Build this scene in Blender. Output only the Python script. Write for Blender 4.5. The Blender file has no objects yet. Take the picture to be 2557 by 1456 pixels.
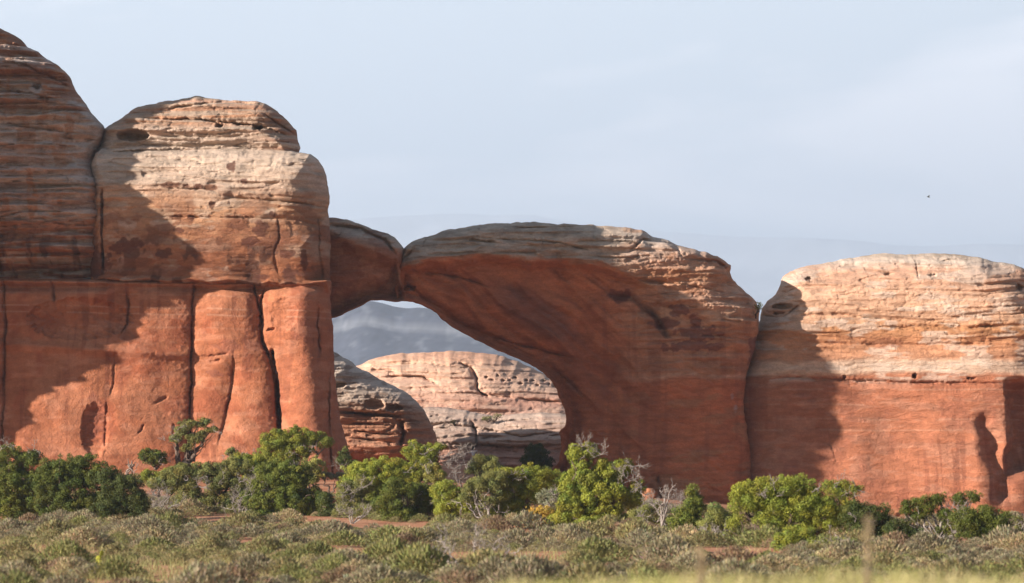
import bpy, math, random
import numpy as np
from mathutils import Vector
random.seed(7)
RNG = np.random.default_rng(7)

# ------------------------------------------------------------------ frame
# The photo is traced on a 2556 x 1456 grid; one grid step is K radians of view.
K = 1.1e-4
CX, HY, EYE = 1278.0, 1150.0, 4.0
SUN_AZ, SUN_EL = 65.0, 17.0          # degrees: to the left of straight behind the camera, and up

S = bpy.context.scene
cam_d = bpy.data.cameras.new('camera')
cam = bpy.data.objects.new('camera', cam_d)
S.collection.objects.link(cam)
S.camera = cam
cam.location = (0, 0, EYE)
cam.rotation_euler = (math.radians(90), 0, 0)
cam_d.sensor_width = 36
cam_d.lens = 18.0 / (1278 * K)
cam_d.shift_y = (HY - 728) / 2556.0
cam_d.clip_start = 1.0
cam_d.clip_end = 90000
cam_d.dof.use_dof = True
cam_d.dof.focus_distance = 370
cam_d.dof.aperture_fstop = 1.35

_el, _az = math.radians(SUN_EL), math.radians(SUN_AZ)
SUNV = Vector((-math.cos(_el) * math.sin(_az), -math.cos(_el) * math.cos(_az), math.sin(_el)))
sun_d = bpy.data.lights.new('sun', 'SUN')
sun_d.energy = 5.0
sun_d.angle = math.radians(0.5)
sun_d.color = (1.0, 0.91, 0.80)
sun = bpy.data.objects.new('sun', sun_d)
S.collection.objects.link(sun)
sun.rotation_euler = (-SUNV).to_track_quat('-Z', 'Y').to_euler()

VEIL = (8.9, 9.9, 10.7)
CLOUD = (15.5, 15.0, 15.2)
W = bpy.data.worlds.new('World')
S.world = W
W.use_nodes = True
nt = W.node_tree
nt.nodes.clear()
def N(t, tree=None, **kw):
    n = (tree or nt).nodes.new(t)
    for k, v in kw.items():
        setattr(n, k, v)
    return n
sky = N('ShaderNodeTexSky', sky_type='NISHITA', sun_disc=False)
sky.sun_elevation = _el
sky.sun_rotation = math.atan2(SUNV.x, SUNV.y)
sky.air_density = 1.0
sky.dust_density = 0.6
sky.ozone_density = 1.4
tc = N('ShaderNodeTexCoord')
mp = N('ShaderNodeMapping')
mp.inputs['Scale'].default_value = (5.0, 5.0, 22.0)
mp.inputs['Location'].default_value = (0.35, 0.0, 0.2)
nz = N('ShaderNodeTexNoise')
nz.inputs['Scale'].default_value = 1.5
nz.inputs['Detail'].default_value = 7
nz.inputs['Roughness'].default_value = 0.52
nz.inputs['Distortion'].default_value = 0.3
cr = N('ShaderNodeMapRange')
cr.inputs['From Min'].default_value = 0.45; cr.inputs['From Max'].default_value = 0.60
cr.inputs['To Min'].default_value = 0.0; cr.inputs['To Max'].default_value = 1.0
sep = N('ShaderNodeSeparateXYZ')
ahead = N('ShaderNodeMapRange'); ahead.inputs['From Min'].default_value = -0.1; ahead.inputs['From Max'].default_value = 0.9
low = N('ShaderNodeMapRange'); low.inputs['From Min'].default_value = 0.5; low.inputs['From Max'].default_value = 0.10
veil = N('ShaderNodeMath', operation='MULTIPLY')
mx = N('ShaderNodeMixRGB'); mx.inputs['Color2'].default_value = (*VEIL, 1)
cfac = N('ShaderNodeMath', operation='MULTIPLY'); 
cf2 = N('ShaderNodeMath', operation='MULTIPLY'); cf2.inputs[1].default_value = 0.8
mx2 = N('ShaderNodeMixRGB'); mx2.inputs['Color2'].default_value = (*CLOUD, 1)
bg = N('ShaderNodeBackground')
bg.inputs['Strength'].default_value = 0.051
wo = N('ShaderNodeOutputWorld')
L = nt.links.new
L(tc.outputs['Generated'], mp.inputs['Vector']); L(tc.outputs['Generated'], sep.inputs[0])
L(sep.outputs['Y'], ahead.inputs['Value']); L(sep.outputs['Z'], low.inputs['Value'])
L(ahead.outputs[0], veil.inputs[0]); L(low.outputs[0], veil.inputs[1])
L(mp.outputs['Vector'], nz.inputs['Vector'])
L(nz.outputs['Fac'], cr.inputs['Value'])
L(veil.outputs[0], mx.inputs['Fac']); L(sky.outputs['Color'], mx.inputs['Color1'])
L(cr.outputs[0], cfac.inputs[0]); L(veil.outputs[0], cfac.inputs[1]); L(cfac.outputs[0], cf2.inputs[0])
L(cf2.outputs[0], mx2.inputs['Fac']); L(mx.outputs['Color'], mx2.inputs['Color1'])
L(mx2.outputs['Color'], bg.inputs['Color'])
L(bg.outputs['Background'], wo.inputs['Surface'])

S.view_settings.view_transform = 'Standard'
S.view_settings.look = 'None'
S.view_settings.exposure = 1.28
S.view_settings.gamma = 1.0
S.render.engine = 'CYCLES'
S.cycles.use_denoising = True
S.cycles.max_bounces = 6
S.cycles.diffuse_bounces = 3
S.cycles.volume_bounces = 1
S.cycles.transparent_max_bounces = 8

# ------------------------------------------------------------------ noise
_T = np.random.default_rng(3).random((8, 256, 256)).astype(np.float32)
def vn(x, y, s=0):
    t = _T[s % 8]
    x = np.asarray(x, np.float64) + 37.7 * s + 1000
    y = np.asarray(y, np.float64) + 17.3 * s + 1000
    xi = np.floor(x).astype(np.int64); yi = np.floor(y).astype(np.int64)
    fx = x - xi; fy = y - yi
    fx = fx * fx * (3 - 2 * fx); fy = fy * fy * (3 - 2 * fy)
    a = t[yi & 255, xi & 255]; b = t[yi & 255, (xi + 1) & 255]
    c = t[(yi + 1) & 255, xi & 255]; d = t[(yi + 1) & 255, (xi + 1) & 255]
    return (a + (b - a) * fx) * (1 - fy) + (c + (d - c) * fx) * fy
def fbm(x, y, s=0, o=4, r=0.5):
    v = 0; a = 1; tot = 0
    for i in range(o):
        v = v + a * vn(x * 2 ** i, y * 2 ** i, s + i); tot += a; a *= r
    return v / tot
def sm(a, b, x):
    t = np.clip((x - a) / (b - a), 0, 1)
    return t * t * (3 - 2 * t)

# ------------------------------------------------------------------ object helpers
COL = S.collection
def tag(o, label=None, cat=None, group=None, kind=None):
    if label: o['label'] = label
    if cat: o['category'] = cat
    if group: o['group'] = group
    if kind: o['kind'] = kind
    return o
def empty(name, loc):
    o = bpy.data.objects.new(name, None)
    o.empty_display_size = 0.2
    COL.objects.link(o)
    o.location = loc
    return o
def mesh_obj(name, verts, faces, mat, parent=None, loc=None, col=None, smooth=False):
    """verts are world coordinates; they are stored relative to the parent's (or own) origin"""
    verts = np.asarray(verts, np.float64).reshape(-1, 3)
    org = np.array(parent.location if parent is not None else (loc if loc is not None else (0, 0, 0)), float)
    if parent is not None and parent.parent is not None:
        org = org + np.array(parent.parent.location)
    me = bpy.data.meshes.new(name)
    faces = np.asarray(faces, np.int64)
    nf, k = faces.shape
    me.vertices.add(len(verts)); me.vertices.foreach_set('co', (verts - org).ravel().astype(np.float32))
    me.loops.add(nf * k); me.loops.foreach_set('vertex_index', faces.ravel().astype(np.int32))
    me.polygons.add(nf); me.polygons.foreach_set('loop_start', (np.arange(nf) * k).astype(np.int32))
    me.update(calc_edges=True)
    me.polygons.foreach_set('use_smooth', np.full(nf, smooth, bool))
    if col is not None:
        a = me.color_attributes.new('Col', 'FLOAT_COLOR', 'POINT')
        c4 = np.ones((len(verts), 4), np.float32); c4[:, :3] = col
        a.data.foreach_set('color', c4.ravel())
    me.materials.append(mat)
    me.validate(clean_customdata=False)
    o = bpy.data.objects.new(name, me)
    COL.objects.link(o)
    if parent is not None: o.parent = parent
    elif loc is not None: o.location = loc
    return o

def mat_new(name):
    m = bpy.data.materials.new(name); m.use_nodes = True
    t = m.node_tree; t.nodes.clear()
    out = t.nodes.new('ShaderNodeOutputMaterial'); p = t.nodes.new('ShaderNodeBsdfPrincipled')
    t.links.new(p.outputs['BSDF'], out.inputs['Surface'])
    p.inputs['Specular IOR Level'].default_value = 0.15
    return m, t, p
def rock_mat(name, bump=0.6, sx=0.5, sz=3.2, lo=0.72, hi=1.22, fine=9.0):
    m, t, p = mat_new(name)
    l = t.links.new
    at = t.nodes.new('ShaderNodeAttribute'); at.attribute_name = 'Col'
    tc = t.nodes.new('ShaderNodeTexCoord')
    m1 = t.nodes.new('ShaderNodeMapping'); m1.inputs['Scale'].default_value = (sx, sx, sz)
    m1.inputs['Rotation'].default_value = (0, math.radians(4), 0)
    n1 = t.nodes.new('ShaderNodeTexNoise'); n1.inputs['Scale'].default_value = 1.0
    n1.inputs['Detail'].default_value = 10; n1.inputs['Roughness'].default_value = 0.70
    n1.inputs['Distortion'].default_value = 0.4
    n2 = t.nodes.new('ShaderNodeTexNoise'); n2.inputs['Scale'].default_value = fine
    n2.inputs['Detail'].default_value = 6; n2.inputs['Roughness'].default_value = 0.7
    mr = t.nodes.new('ShaderNodeMapRange')
    mr.inputs['From Min'].default_value = 0.3; mr.inputs['From Max'].default_value = 0.7
    mr.inputs['To Min'].default_value = lo; mr.inputs['To Max'].default_value = hi
    mr2 = t.nodes.new('ShaderNodeMapRange')
    mr2.inputs['From Min'].default_value = 0.3; mr2.inputs['From Max'].default_value = 0.7
    mr2.inputs['To Min'].default_value = 0.84; mr2.inputs['To Max'].default_value = 1.14
    mu = t.nodes.new('ShaderNodeMath'); mu.operation = 'MULTIPLY'
    vm = t.nodes.new('ShaderNodeVectorMath'); vm.operation = 'SCALE'
    l(tc.outputs['Object'], m1.inputs['Vector']); l(m1.outputs['Vector'], n1.inputs['Vector'])
    l(tc.outputs['Object'], n2.inputs['Vector'])
    l(n1.outputs['Fac'], mr.inputs['Value']); l(n2.outputs['Fac'], mr2.inputs['Value'])
    l(mr.outputs['Result'], mu.inputs[0]); l(mr2.outputs['Result'], mu.inputs[1])
    l(at.outputs['Color'], vm.inputs[0]); l(mu.outputs[0], vm.inputs['Scale'])
    l(vm.outputs['Vector'], p.inputs['Base Color'])
    p.inputs['Roughness'].default_value = 0.93
    ad = t.nodes.new('ShaderNodeMath'); ad.operation = 'MULTIPLY_ADD'; ad.inputs[1].default_value = 0.35
    l(n2.outputs['Fac'], ad.inputs[0]); l(n1.outputs['Fac'], ad.inputs[2])
    b = t.nodes.new('ShaderNodeBump'); b.inputs['Strength'].default_value = bump; b.inputs['Distance'].default_value = 0.5
    l(ad.outputs[0], b.inputs['Height']); l(b.outputs['Normal'], p.inputs['Normal'])
    return m
M_LEDGE = rock_mat('layered_sandstone', 0.85, 0.6, 2.0, 0.70, 1.26, 7.0)
M_SMOOTH = rock_mat('smooth_red_sandstone', 0.6, 0.6, 0.9, 0.80, 1.18, 8.0)
M_SLICK = rock_mat('slickrock', 0.8, 0.5, 2.6, 0.76, 1.24, 6.0)

def leaf_mat(name, rough=0.6, transl=0.25):
    m = bpy.data.materials.new(name); m.use_nodes = True
    t = m.node_tree; t.nodes.clear(); l = t.links.new
    out = t.nodes.new('ShaderNodeOutputMaterial'); p = t.nodes.new('ShaderNodeBsdfPrincipled')
    tr = t.nodes.new('ShaderNodeBsdfTranslucent'); mix = t.nodes.new('ShaderNodeMixShader')
    at = t.nodes.new('ShaderNodeAttribute'); at.attribute_name = 'Col'
    oi = t.nodes.new('ShaderNodeObjectInfo')
    mr = t.nodes.new('ShaderNodeMapRange'); mr.inputs['To Min'].default_value = 0.85; mr.inputs['To Max'].default_value = 1.15
    vm = t.nodes.new('ShaderNodeVectorMath'); vm.operation = 'SCALE'
    l(oi.outputs['Random'], mr.inputs['Value']); l(at.outputs['Color'], vm.inputs[0]); l(mr.outputs['Result'], vm.inputs['Scale'])
    l(vm.outputs['Vector'], p.inputs['Base Color']); l(vm.outputs['Vector'], tr.inputs['Color'])
    p.inputs['Roughness'].default_value = rough; p.inputs['Specular IOR Level'].default_value = 0.2
    mix.inputs['Fac'].default_value = transl
    l(p.outputs['BSDF'], mix.inputs[1]); l(tr.outputs['BSDF'], mix.inputs[2]); l(mix.outputs['Shader'], out.inputs['Surface'])
    return m
M_LEAF = leaf_mat('juniper_leaves', 0.6, 0.06)
M_SAGE = leaf_mat('sage_leaves', 0.8, 0.3)
M_GRASS = leaf_mat('grass_blades', 0.7, 0.4)
def bark_mat(name, c1, c2):
    m, t, p = mat_new(name); l = t.links.new
    tc = t.nodes.new('ShaderNodeTexCoord'); n = t.nodes.new('ShaderNodeTexNoise')
    n.inputs['Scale'].default_value = 9; n.inputs['Detail'].default_value = 5
    r = t.nodes.new('ShaderNodeValToRGB'); r.color_ramp.elements[0].color = (*c1, 1); r.color_ramp.elements[1].color = (*c2, 1)
    r.color_ramp.elements[0].position = 0.35; r.color_ramp.elements[1].position = 0.65
    l(tc.outputs['Object'], n.inputs['Vector']); l(n.outputs['Fac'], r.inputs['Fac']); l(r.outputs['Color'], p.inputs['Base Color'])
    b = t.nodes.new('ShaderNodeBump'); b.inputs['Distance'].default_value = 0.05; l(n.outputs['Fac'], b.inputs['Height']); l(b.outputs['Normal'], p.inputs['Normal'])
    p.inputs['Roughness'].default_value = 0.9
    return m
M_BARK = bark_mat('juniper_bark', (0.06, 0.04, 0.03), (0.16, 0.11, 0.085))
M_DEAD = bark_mat('weathered_grey_wood', (0.15, 0.125, 0.11), (0.34, 0.29, 0.26))
M_TWIG = bark_mat('dry_twigs', (0.12, 0.09, 0.07), (0.28, 0.22, 0.19))

# ------------------------------------------------------------------ ground shape
GX = [-60, -32, -14, -6, 4, 12, 20, 30, 44, 70]
GB = [3.3, 3.1, 2.5, 2.3, 1.7, 0.8, 0.1, -0.6, -0.7, -0.7]
GS = [235, 235, 225, 220, 205, 180, 158, 150, 150, 150]
def ground_z(X, Y):
    X = np.asarray(X, float); Y = np.asarray(Y, float)
    zb = np.interp(X, GX, GB); ys = np.interp(X, GX, GS)
    t = np.clip((Y - ys) / (292 - ys), 0, 1)
    z = zb * t ** 1.2
    z = z * (1 - sm(420, 900, Y)) - 9 * sm(420, 1200, Y)
    z = z + 2.4 * (1 - sm(36, 95, Y))
    z = z + 1.5 * np.exp(-((X + 3.5) / 7.0) ** 2 - ((Y - 325) / 9.0) ** 2)
    amp = 0.35 * sm(60, 110, Y) * (1 - 0.5 * sm(200, 260, Y))
    z = z + amp * (fbm(X * 0.12, Y * 0.06, 1, 3) - 0.5) * 1.4
    z = z + sm(900, 3000, Y) * 14 * (fbm(X * 0.0012, Y * 0.0012, 2, 4) - 0.5)
    return z
def gz(X, Y): return float(ground_z(np.array([X]), np.array([Y]))[0])
def px2x(px, Y): return (px - CX) * K * Y
def py2z(py, Y): return EYE + (HY - py) * K * Y

gy = np.concatenate([np.arange(-40, 100, 4.0), np.arange(100, 330, 1.2), np.arange(330, 480, 5), np.geomspace(485, 52000, 50)])
gxp = np.concatenate([np.arange(0, 52, 1.2), np.arange(52, 120, 5), np.geomspace(122, 36000, 34)])
gx = np.concatenate([-gxp[:0:-1], gxp])
XX, YY = np.meshgrid(gx, gy)
ZZ = ground_z(XX, YY)
nx, ny = len(gx), len(gy)
idx = np.arange(nx * ny).reshape(ny, nx)
fc = np.stack([idx[:-1, :-1], idx[:-1, 1:], idx[1:, 1:], idx[1:, :-1]], -1).reshape(-1, 4)
mg, t, p = mat_new('red_sand'); l = t.links.new
tcn = t.nodes.new('ShaderNodeTexCoord')
n1 = t.nodes.new('ShaderNodeTexNoise'); n1.inputs['Scale'].default_value = 0.35; n1.inputs['Detail'].default_value = 8
n2 = t.nodes.new('ShaderNodeTexNoise'); n2.inputs['Scale'].default_value = 6; n2.inputs['Detail'].default_value = 6
r1 = t.nodes.new('ShaderNodeValToRGB')
r1.color_ramp.elements[0].color = (0.33, 0.13, 0.065, 1); r1.color_ramp.elements[0].position = 0.35
r1.color_ramp.elements[1].color = (0.46, 0.24, 0.14, 1); r1.color_ramp.elements[1].position = 0.7
l(tcn.outputs['Object'], n1.inputs['Vector']); l(tcn.outputs['Object'], n2.inputs['Vector'])
l(n1.outputs['Fac'], r1.inputs['Fac'])
l(r1.outputs['Color'], p.inputs['Base Color'])
b = t.nodes.new('ShaderNodeBump'); b.inputs['Distance'].default_value = 0.12; b.inputs['Strength'].default_value = 0.6
l(n2.outputs['Fac'], b.inputs['Height']); l(b.outputs['Normal'], p.inputs['Normal'])
p.inputs['Roughness'].default_value = 0.95
ground = mesh_obj('ground', np.stack([XX, YY, ZZ], -1), fc, mg, smooth=True)
tag(ground, kind='structure')

# ------------------------------------------------------------------ rocks
def seg_field(px, py, poly, R):
    """distance to the closed outline and nearest point on it"""
    best = np.full(px.shape, 1e18); bx = np.zeros(px.shape); by = np.zeros(px.shape)
    inside = np.zeros(px.shape, bool)
    n = len(poly); un = np.full(px.shape, 1e9)
    for i in range(n):
        x0, y0 = poly[i]; x1, y1 = poly[(i + 1) % n]
        dx, dy = x1 - x0, y1 - y0
        q = dx * dx + dy * dy
        if q < 1e-9: continue
        t = np.clip(((px - x0) * dx + (py - y0) * dy) / q, 0, 1)
        cx = x0 + t * dx; cy = y0 + t * dy
        d = (px - cx) ** 2 + (py - cy) ** 2
        ri = float(R((x0 + x1) / 2, (y0 + y1) / 2)) if callable(R) else R
        un = np.minimum(un, d / (ri * ri))
        m = d < best
        best = np.where(m, d, best); bx = np.where(m, cx, bx); by = np.where(m, cy, by)
        if abs(dy) > 1e-9:
            c = ((y0 > py) != (y1 > py)) & (px < (py - y0) * dx / dy + x0)
            inside ^= c
    return np.sqrt(best), bx, by, inside, np.sqrt(un)
def line_dist(px, py, pts):
    best = np.full(px.shape, 1e18)
    for (x0, y0), (x1, y1) in zip(pts[:-1], pts[1:]):
        dx, dy = x1 - x0, y1 - y0
        t = np.clip(((px - x0) * dx + (py - y0) * dy) / (dx * dx + dy * dy), 0, 1)
        best = np.minimum(best, (px - x0 - t * dx) ** 2 + (py - y0 - t * dy) ** 2)
    return np.sqrt(best)
def rough_outline(pts, amp, step, seed, horiz=True):
    out = []
    n = len(pts)
    for i in range(n):
        x0, y0 = pts[i]; x1, y1 = pts[(i + 1) % n]
        d = math.hypot(x1 - x0, y1 - y0); m = max(1, int(d / step))
        nxn, nyn = -(y1 - y0) / max(d, 1e-6), (x1 - x0) / max(d, 1e-6)
        for j in range(m):
            f = j / m; x = x0 + (x1 - x0) * f; y = y0 + (y1 - y0) * f
            if y > 1190: a = 0
            else: a = amp * (float(vn(x / 17.0, y / 9.0, seed)) - 0.5) * 2 + amp * 0.6 * (float(vn(x / 7.0, y / 4.0, seed + 1)) - 0.5) * 2
            out.append((x + nxn * a, y + nyn * a))
    return out
def interp_rows(y, stops):
    ys = [s[0] for s in stops]
    return np.stack([np.interp(y, ys, [s[1][k] for s in stops]) for k in range(3)], -1)

GREY = (0.40, 0.305, 0.235); TAN = (0.50, 0.36, 0.275); PALE = (0.56, 0.44, 0.36)
ORANGE = (0.46, 0.215, 0.11); RED = (0.34, 0.105, 0.048); DRED = (0.26, 0.07, 0.035)
BROWN = (0.30, 0.13, 0.07); VARN = (0.10, 0.045, 0.032); PINK = (0.50, 0.29, 0.20)

def rock(name, outline, Y0, mat, parent, plan=None, R=3.0, T=3.0, Tb=4.0, step=2.1, orough=1.6,
         extra=None, color=None, ledge=0.3, ledge_rows=None, swell=0.5, seed=0, power=0.5):
    kx = K * Y0
    pl = rough_outline(outline, orough, 7.0, seed)
    xs0, xs1 = min(p[0] for p in pl) - step, max(p[0] for p in pl) + step
    ys0, ys1 = min(p[1] for p in pl) - step, max(p[1] for p in pl) + step
    gx, gy = np.meshgrid(np.arange(xs0, xs1, step), np.arange(ys0, ys1, step))
    d, bx, by, ins, un = seg_field(gx, gy, pl, R)
    use = ins | (d < step * 1.01)
    x = np.where(ins, gx, bx); y = np.where(ins, gy, by); d = np.where(ins, d, 0)
    # snap inner points that hug the outline
    hug = ins & (d < step * 0.3); x = np.where(hug, bx, x); y = np.where(hug, by, y); d = np.where(hug, 0, d)
    pm = sum(plan(x + o) for o in (-90, -60, -30, 0, 30, 60, 90)) / 7.0 if plan else np.zeros_like(x)
    dm = d * kx
    u = np.clip(np.where(d > 0, un, 0) * kx, 0, 1)
    prof = (1 - (1 - u) ** 2) ** power
    fade = np.clip(dm / 0.6, 0, 1)
    # relief
    xm, zm = x * 0.033, y * 0.033
    zw = zm + 1.1 * (fbm(xm * 0.10, zm * 0.15, seed + 1, 3) - 0.5) + 0.10 * xm * 0 
    st = lambda v, k=.16: sm(.5 - k, .5 + k, v)
    led = (st(vn(zw * 0.9 + 5, xm * 0.05, seed)) - 0.5) * 1.0 + (st(vn(zw * 2.3, xm * 0.12, seed + 2)) - 0.5) * 0.8 + (st(vn(zw * 5.0, xm * 0.30, seed + 3), .2) - 0.5) * 0.55 + (vn(zw * 11, xm * 0.9, seed + 4) - .5) * .3
    thin = np.abs(vn(zw * 1.7, xm * 0.14, seed + 4) - 0.5) * 2
    groove = np.exp(-(thin / 0.05) ** 2) * (fbm(xm * 0.4, zm * 0.8, seed + 5, 2) > 0.45) * 0.9
    lm = ledge
    if ledge_rows is not None: lm = lm * ledge_rows(x, y)
    rel = lm * (led * (0.35 + 1.4 * fbm(xm * 0.3, zm * 0.4, seed + 6, 3)) - groove)
    rel = rel + swell * (fbm(xm * 0.16, zm * 0.10, seed + 7, 4) - 0.5) * 2 * 0.8
    blk = np.abs(fbm(xm * 0.9, zm * 1.9, seed + 3, 4) - 0.5) * 2
    rel = rel - (lm * 0.7 + .03) * np.exp(-(blk / 0.05) ** 2) * .35 + lm * 0.9 * (fbm(xm * 1.5, zm * 3.2, seed + 3, 4) - 0.5)
    rel = rel + 0.05 * (fbm(xm * 3.0, zm * 4.0, seed + 1, 3) - 0.5)
    ex = extra(x, y) if extra else 0
    yf = Y0 + pm - T * prof - rel * fade + ex * fade
    yb = Y0 + pm + Tb * prof
    yf = np.minimum(yf, yb - 0.15 * (d > 0))
    Yl = Y0 + pm
    Xw = (x - CX) * K * Yl; Zw = EYE + (HY - y) * K * Yl
    c = color(x, y) if color else np.ones(x.shape + (3,)) * 0.4
    ids = -np.ones(gx.shape, np.int64); ids[use] = np.arange(use.sum())
    q = np.stack([ids[:-1, :-1], ids[:-1, 1:], ids[1:, 1:], ids[1:, :-1]], -1).reshape(-1, 4)
    q = q[(q >= 0).all(1)]
    nfv = int(use.sum())
    vf = np.stack([Xw, yf, Zw], -1)[use]; vb = np.stack([Xw, yb, Zw], -1)[use]
    verts = np.concatenate([vf, vb]); faces = np.concatenate([q[:, ::-1], q + nfv])
    cc = np.clip(np.concatenate([c[use], c[use]]), 0.01, 0.85)
    return mesh_obj(name, verts, faces, mat, parent, col=cc, smooth=True)

def crack(x, y, pts, w=3.0, D=1.0, w2=18.0, D2=0.4):
    """a weathered joint: wandering line, uneven width, fading ends, one side standing proud of the other"""
    k = int(abs(pts[0][0] * 7 + pts[0][1] * 3)) % 97
    xw = x + 9 * (fbm(x / 46.0 + k, y / 46.0, 1, 3) - .5) + 3 * (vn(x / 7.0, y / 7.0, 2) - .5)
    yw = y + 7 * (fbm(x / 60.0, y / 46.0 + k, 4, 3) - .5) + 3 * (vn(x / 7.0, y / 7.0, 5) - .5)
    L = sum(math.hypot(b[0] - a[0], b[1] - a[1]) for a, b in zip(pts[:-1], pts[1:]))
    best = np.full(x.shape, 1e18); tt = np.zeros(x.shape); sd = np.zeros(x.shape); acc = 0
    for (x0, y0), (x1, y1) in zip(pts[:-1], pts[1:]):
        dx, dy = x1 - x0, y1 - y0; q = math.hypot(dx, dy)
        t = np.clip(((xw - x0) * dx + (yw - y0) * dy) / (q * q), 0, 1)
        d2 = (xw - x0 - t * dx) ** 2 + (yw - y0 - t * dy) ** 2
        m = d2 < best
        best = np.where(m, d2, best); tt = np.where(m, (acc + t * q) / L, tt)
        sd = np.where(m, ((xw - x0) * dy - (yw - y0) * dx) / q, sd); acc += q
    d = np.sqrt(best)
    # ends that sit on the edge of a rock keep their depth
    vert = abs(pts[-1][1] - pts[0][1]) > abs(pts[-1][0] - pts[0][0])
    f = np.clip(tt * 5, 0.12, 1) * np.clip((1 - tt) * 5, 0.12, 1) if not (vert and L > 250) else np.ones_like(tt)
    n = 0.35 + 1.3 * vn(tt * L / 22.0, tt * 0, k)
    ww = w * (0.6 + 0.8 * vn(tt * L / 30.0, tt * 0 + 3, k + 1))
    side = np.clip(sd / 3.0, -1, 1)
    return f * (D * np.clip(n, 0, 1.4) * np.exp(-(d / ww) ** 2) + D2 * np.exp(-(d / w2)) * (0.9 + 0.10 * side))
def hole(x, y, cx, cy, rx, ry, D):
    q = ((x - cx) / rx) ** 2 + ((y - cy) / ry) ** 2 + (2.2 if rx < 24 else 0.5) * (fbm(x / (9.0 if rx > 12 else 4.5), y / (6.0 if rx > 12 else 3.5), int(cx) % 7, 3) - .5)
    return 1.1 * D * np.clip(1 - q, 0, 1) ** 0.6
def stain(c, x, y, cx, cy, rx, ry, colr, k=0.85, seed=0, hard=0.35):
    q = ((x - cx) / rx) ** 2 + ((y - cy) / ry) ** 2
    n = (fbm(x / 14.0, y / 11.0, seed, 4) - 0.5) * 2.4
    m = sm(0, hard, 1 - q + n)[..., None] * (q < 3.2)[..., None] * k
    return c * (1 - m) + np.array(colr) * m
def mixc(c, colr, m):
    m = np.clip(m, 0, 1)[..., None]
    return c * (1 - m) + np.array(colr) * m
def strata(x, y, stops, seed, warp=26):
    yw = y + 1.3 * warp * (fbm(x / 200.0, y / 160.0, seed, 3) - 0.5) + 16 * (fbm(x / 45.0, y / 16.0, seed + 2, 4) - 0.5)
    c = interp_rows(yw, stops)
    b = (fbm(x / 170.0, yw / 9.0, seed + 3, 4) - 0.5) * (0.3 + 1.4 * fbm(x / 90, y / 60, seed + 5, 3))
    return c * (1 + 0.40 * b)[..., None]
def mottled(c, x, y, colr, amt, sx, sy, seed, lo=0.52, hi=0.66):
    return mixc(c, colr, amt * sm(lo, hi, fbm(x / sx, y / sy, seed, 4)))

# ---- left fin
fin = tag(empty('rock_fin', (px2x(500, 300), 302, 3.0)),
          'tall layered sandstone fin with a capped tower and red pillared wall left of the arch', 'rock fin')
def c_dome(x, y):
    c = strata(x, y, [(60, (0.33, 0.17, 0.11)), (240, (0.34, 0.17, 0.11)), (300, (0.56, 0.40, 0.31)), (360, (0.56, 0.37, 0.28)), (420, (0.55, 0.36, 0.28)), (470, (0.50, 0.39, 0.34)), (520, (0.48, 0.32, 0.26)), (560, (0.44, 0.23, 0.15)), (640, (0.34, 0.14, 0.075)), (700, (0.28, 0.10, 0.055))], 1)
    c = mottled(c, x, y, (0.52, 0.43, 0.38), 0.75, 120, 13, 2, 0.5, 0.6)
    c = mixc(c, (0.36, 0.16, 0.095), .6 * sm(.54, .62, fbm(x / 150, y / 9, 7, 4)) * sm(330, 250, y))
    c = mottled(c, x, y, ORANGE, 0.6, 30, 60, 4, 0.56, 0.7)
    c = mixc(c, VARN, 0.75 * sm(0.5, 0.68, fbm(x / 16.0, y / 60.0, 5, 3)) * sm(560, 640, y))
    return c
def e_dome(x, y):
    e = crack(x, y, [(0, 168), (60, 170), (150, 205), (190, 232)], 2.5, .5, 10, .3)
    e += crack(x, y, [(0, 235), (90, 245), (170, 262)], 2.5, .5, 10, .3)
    e += crack(x, y, [(0, 320), (120, 332), (235, 345)], 2, .4, 8, .2)
    e += crack(x, y, [(0, 545), (100, 560), (265, 570)], 2, .4, 8, .2)
    e += hole(x, y, 105, 225, 12, 8, .8) + hole(x, y, 118, 258, 14, 6, .8) + hole(x, y, 60, 240, 8, 5, .6)
    e += 2.6 * sm(628, 690, y + 14 * (fbm(x / 50, x * 0, 3, 3) - .5)) + .5 * sm(560, 600, y)
    return e
rock('dome', [(-420, 330), (-330, 180), (-200, 90), (-100, 45), (-40, 52), (0, 70), (28, 84), (55, 100), (68, 118), (95, 130), (118, 148), (140, 160), (160, 178), (176, 195), (186, 222), (200, 240), (215, 262), (232, 285), (250, 305), (262, 320), (256, 345), (244, 372), (234, 400), (240, 425), (262, 460), (270, 520), (270, 640), (268, 716), (-420, 712)],
     300, M_LEDGE, fin, R=lambda x, y: np.where(y > 700, 0.5, np.where(y > 340, 2.0 + 0 * y, 6.0)), T=4.2, Tb=6, extra=e_dome, color=c_dome, ledge=0.62, swell=0.6, seed=1)
def c_cap(x, y):
    c = strata(x, y, [(240, TAN), (262, PINK), (290, (0.42, 0.22, 0.13)), (312, (0.44, 0.24, 0.15)), (330, TAN), (390, PALE)], 2, 10)
    c = mottled(c, x, y, GREY, 0.8, 160, 8, 3, 0.5, 0.6)
    return mixc(c, (0.32, 0.15, 0.09), 0.7 * sm(600, 720, x) * sm(0.45, 0.55, fbm(x / 90, y / 6, 4, 3)))
def e_cap(x, y):
    e = crack(x, y, [(340, 300), (480, 305), (640, 320), (745, 350)], 2, .7, 8, .3)
    e += crack(x, y, [(400, 283), (520, 262), (560, 258), (650, 262)], 2, .6, 8, .2)
    e += hole(x, y, 555, 322, 9, 6, 1.2) + hole(x, y, 650, 326, 12, 7, 1.6) + hole(x, y, 600, 318, 7, 4, .8)
    e += hole(x, y, 340, 345, 42, 15, 2.2)
    e += crack(x, y, [(660, 290), (750, 345)], 2, .6, 8, .2)
    return e
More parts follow.
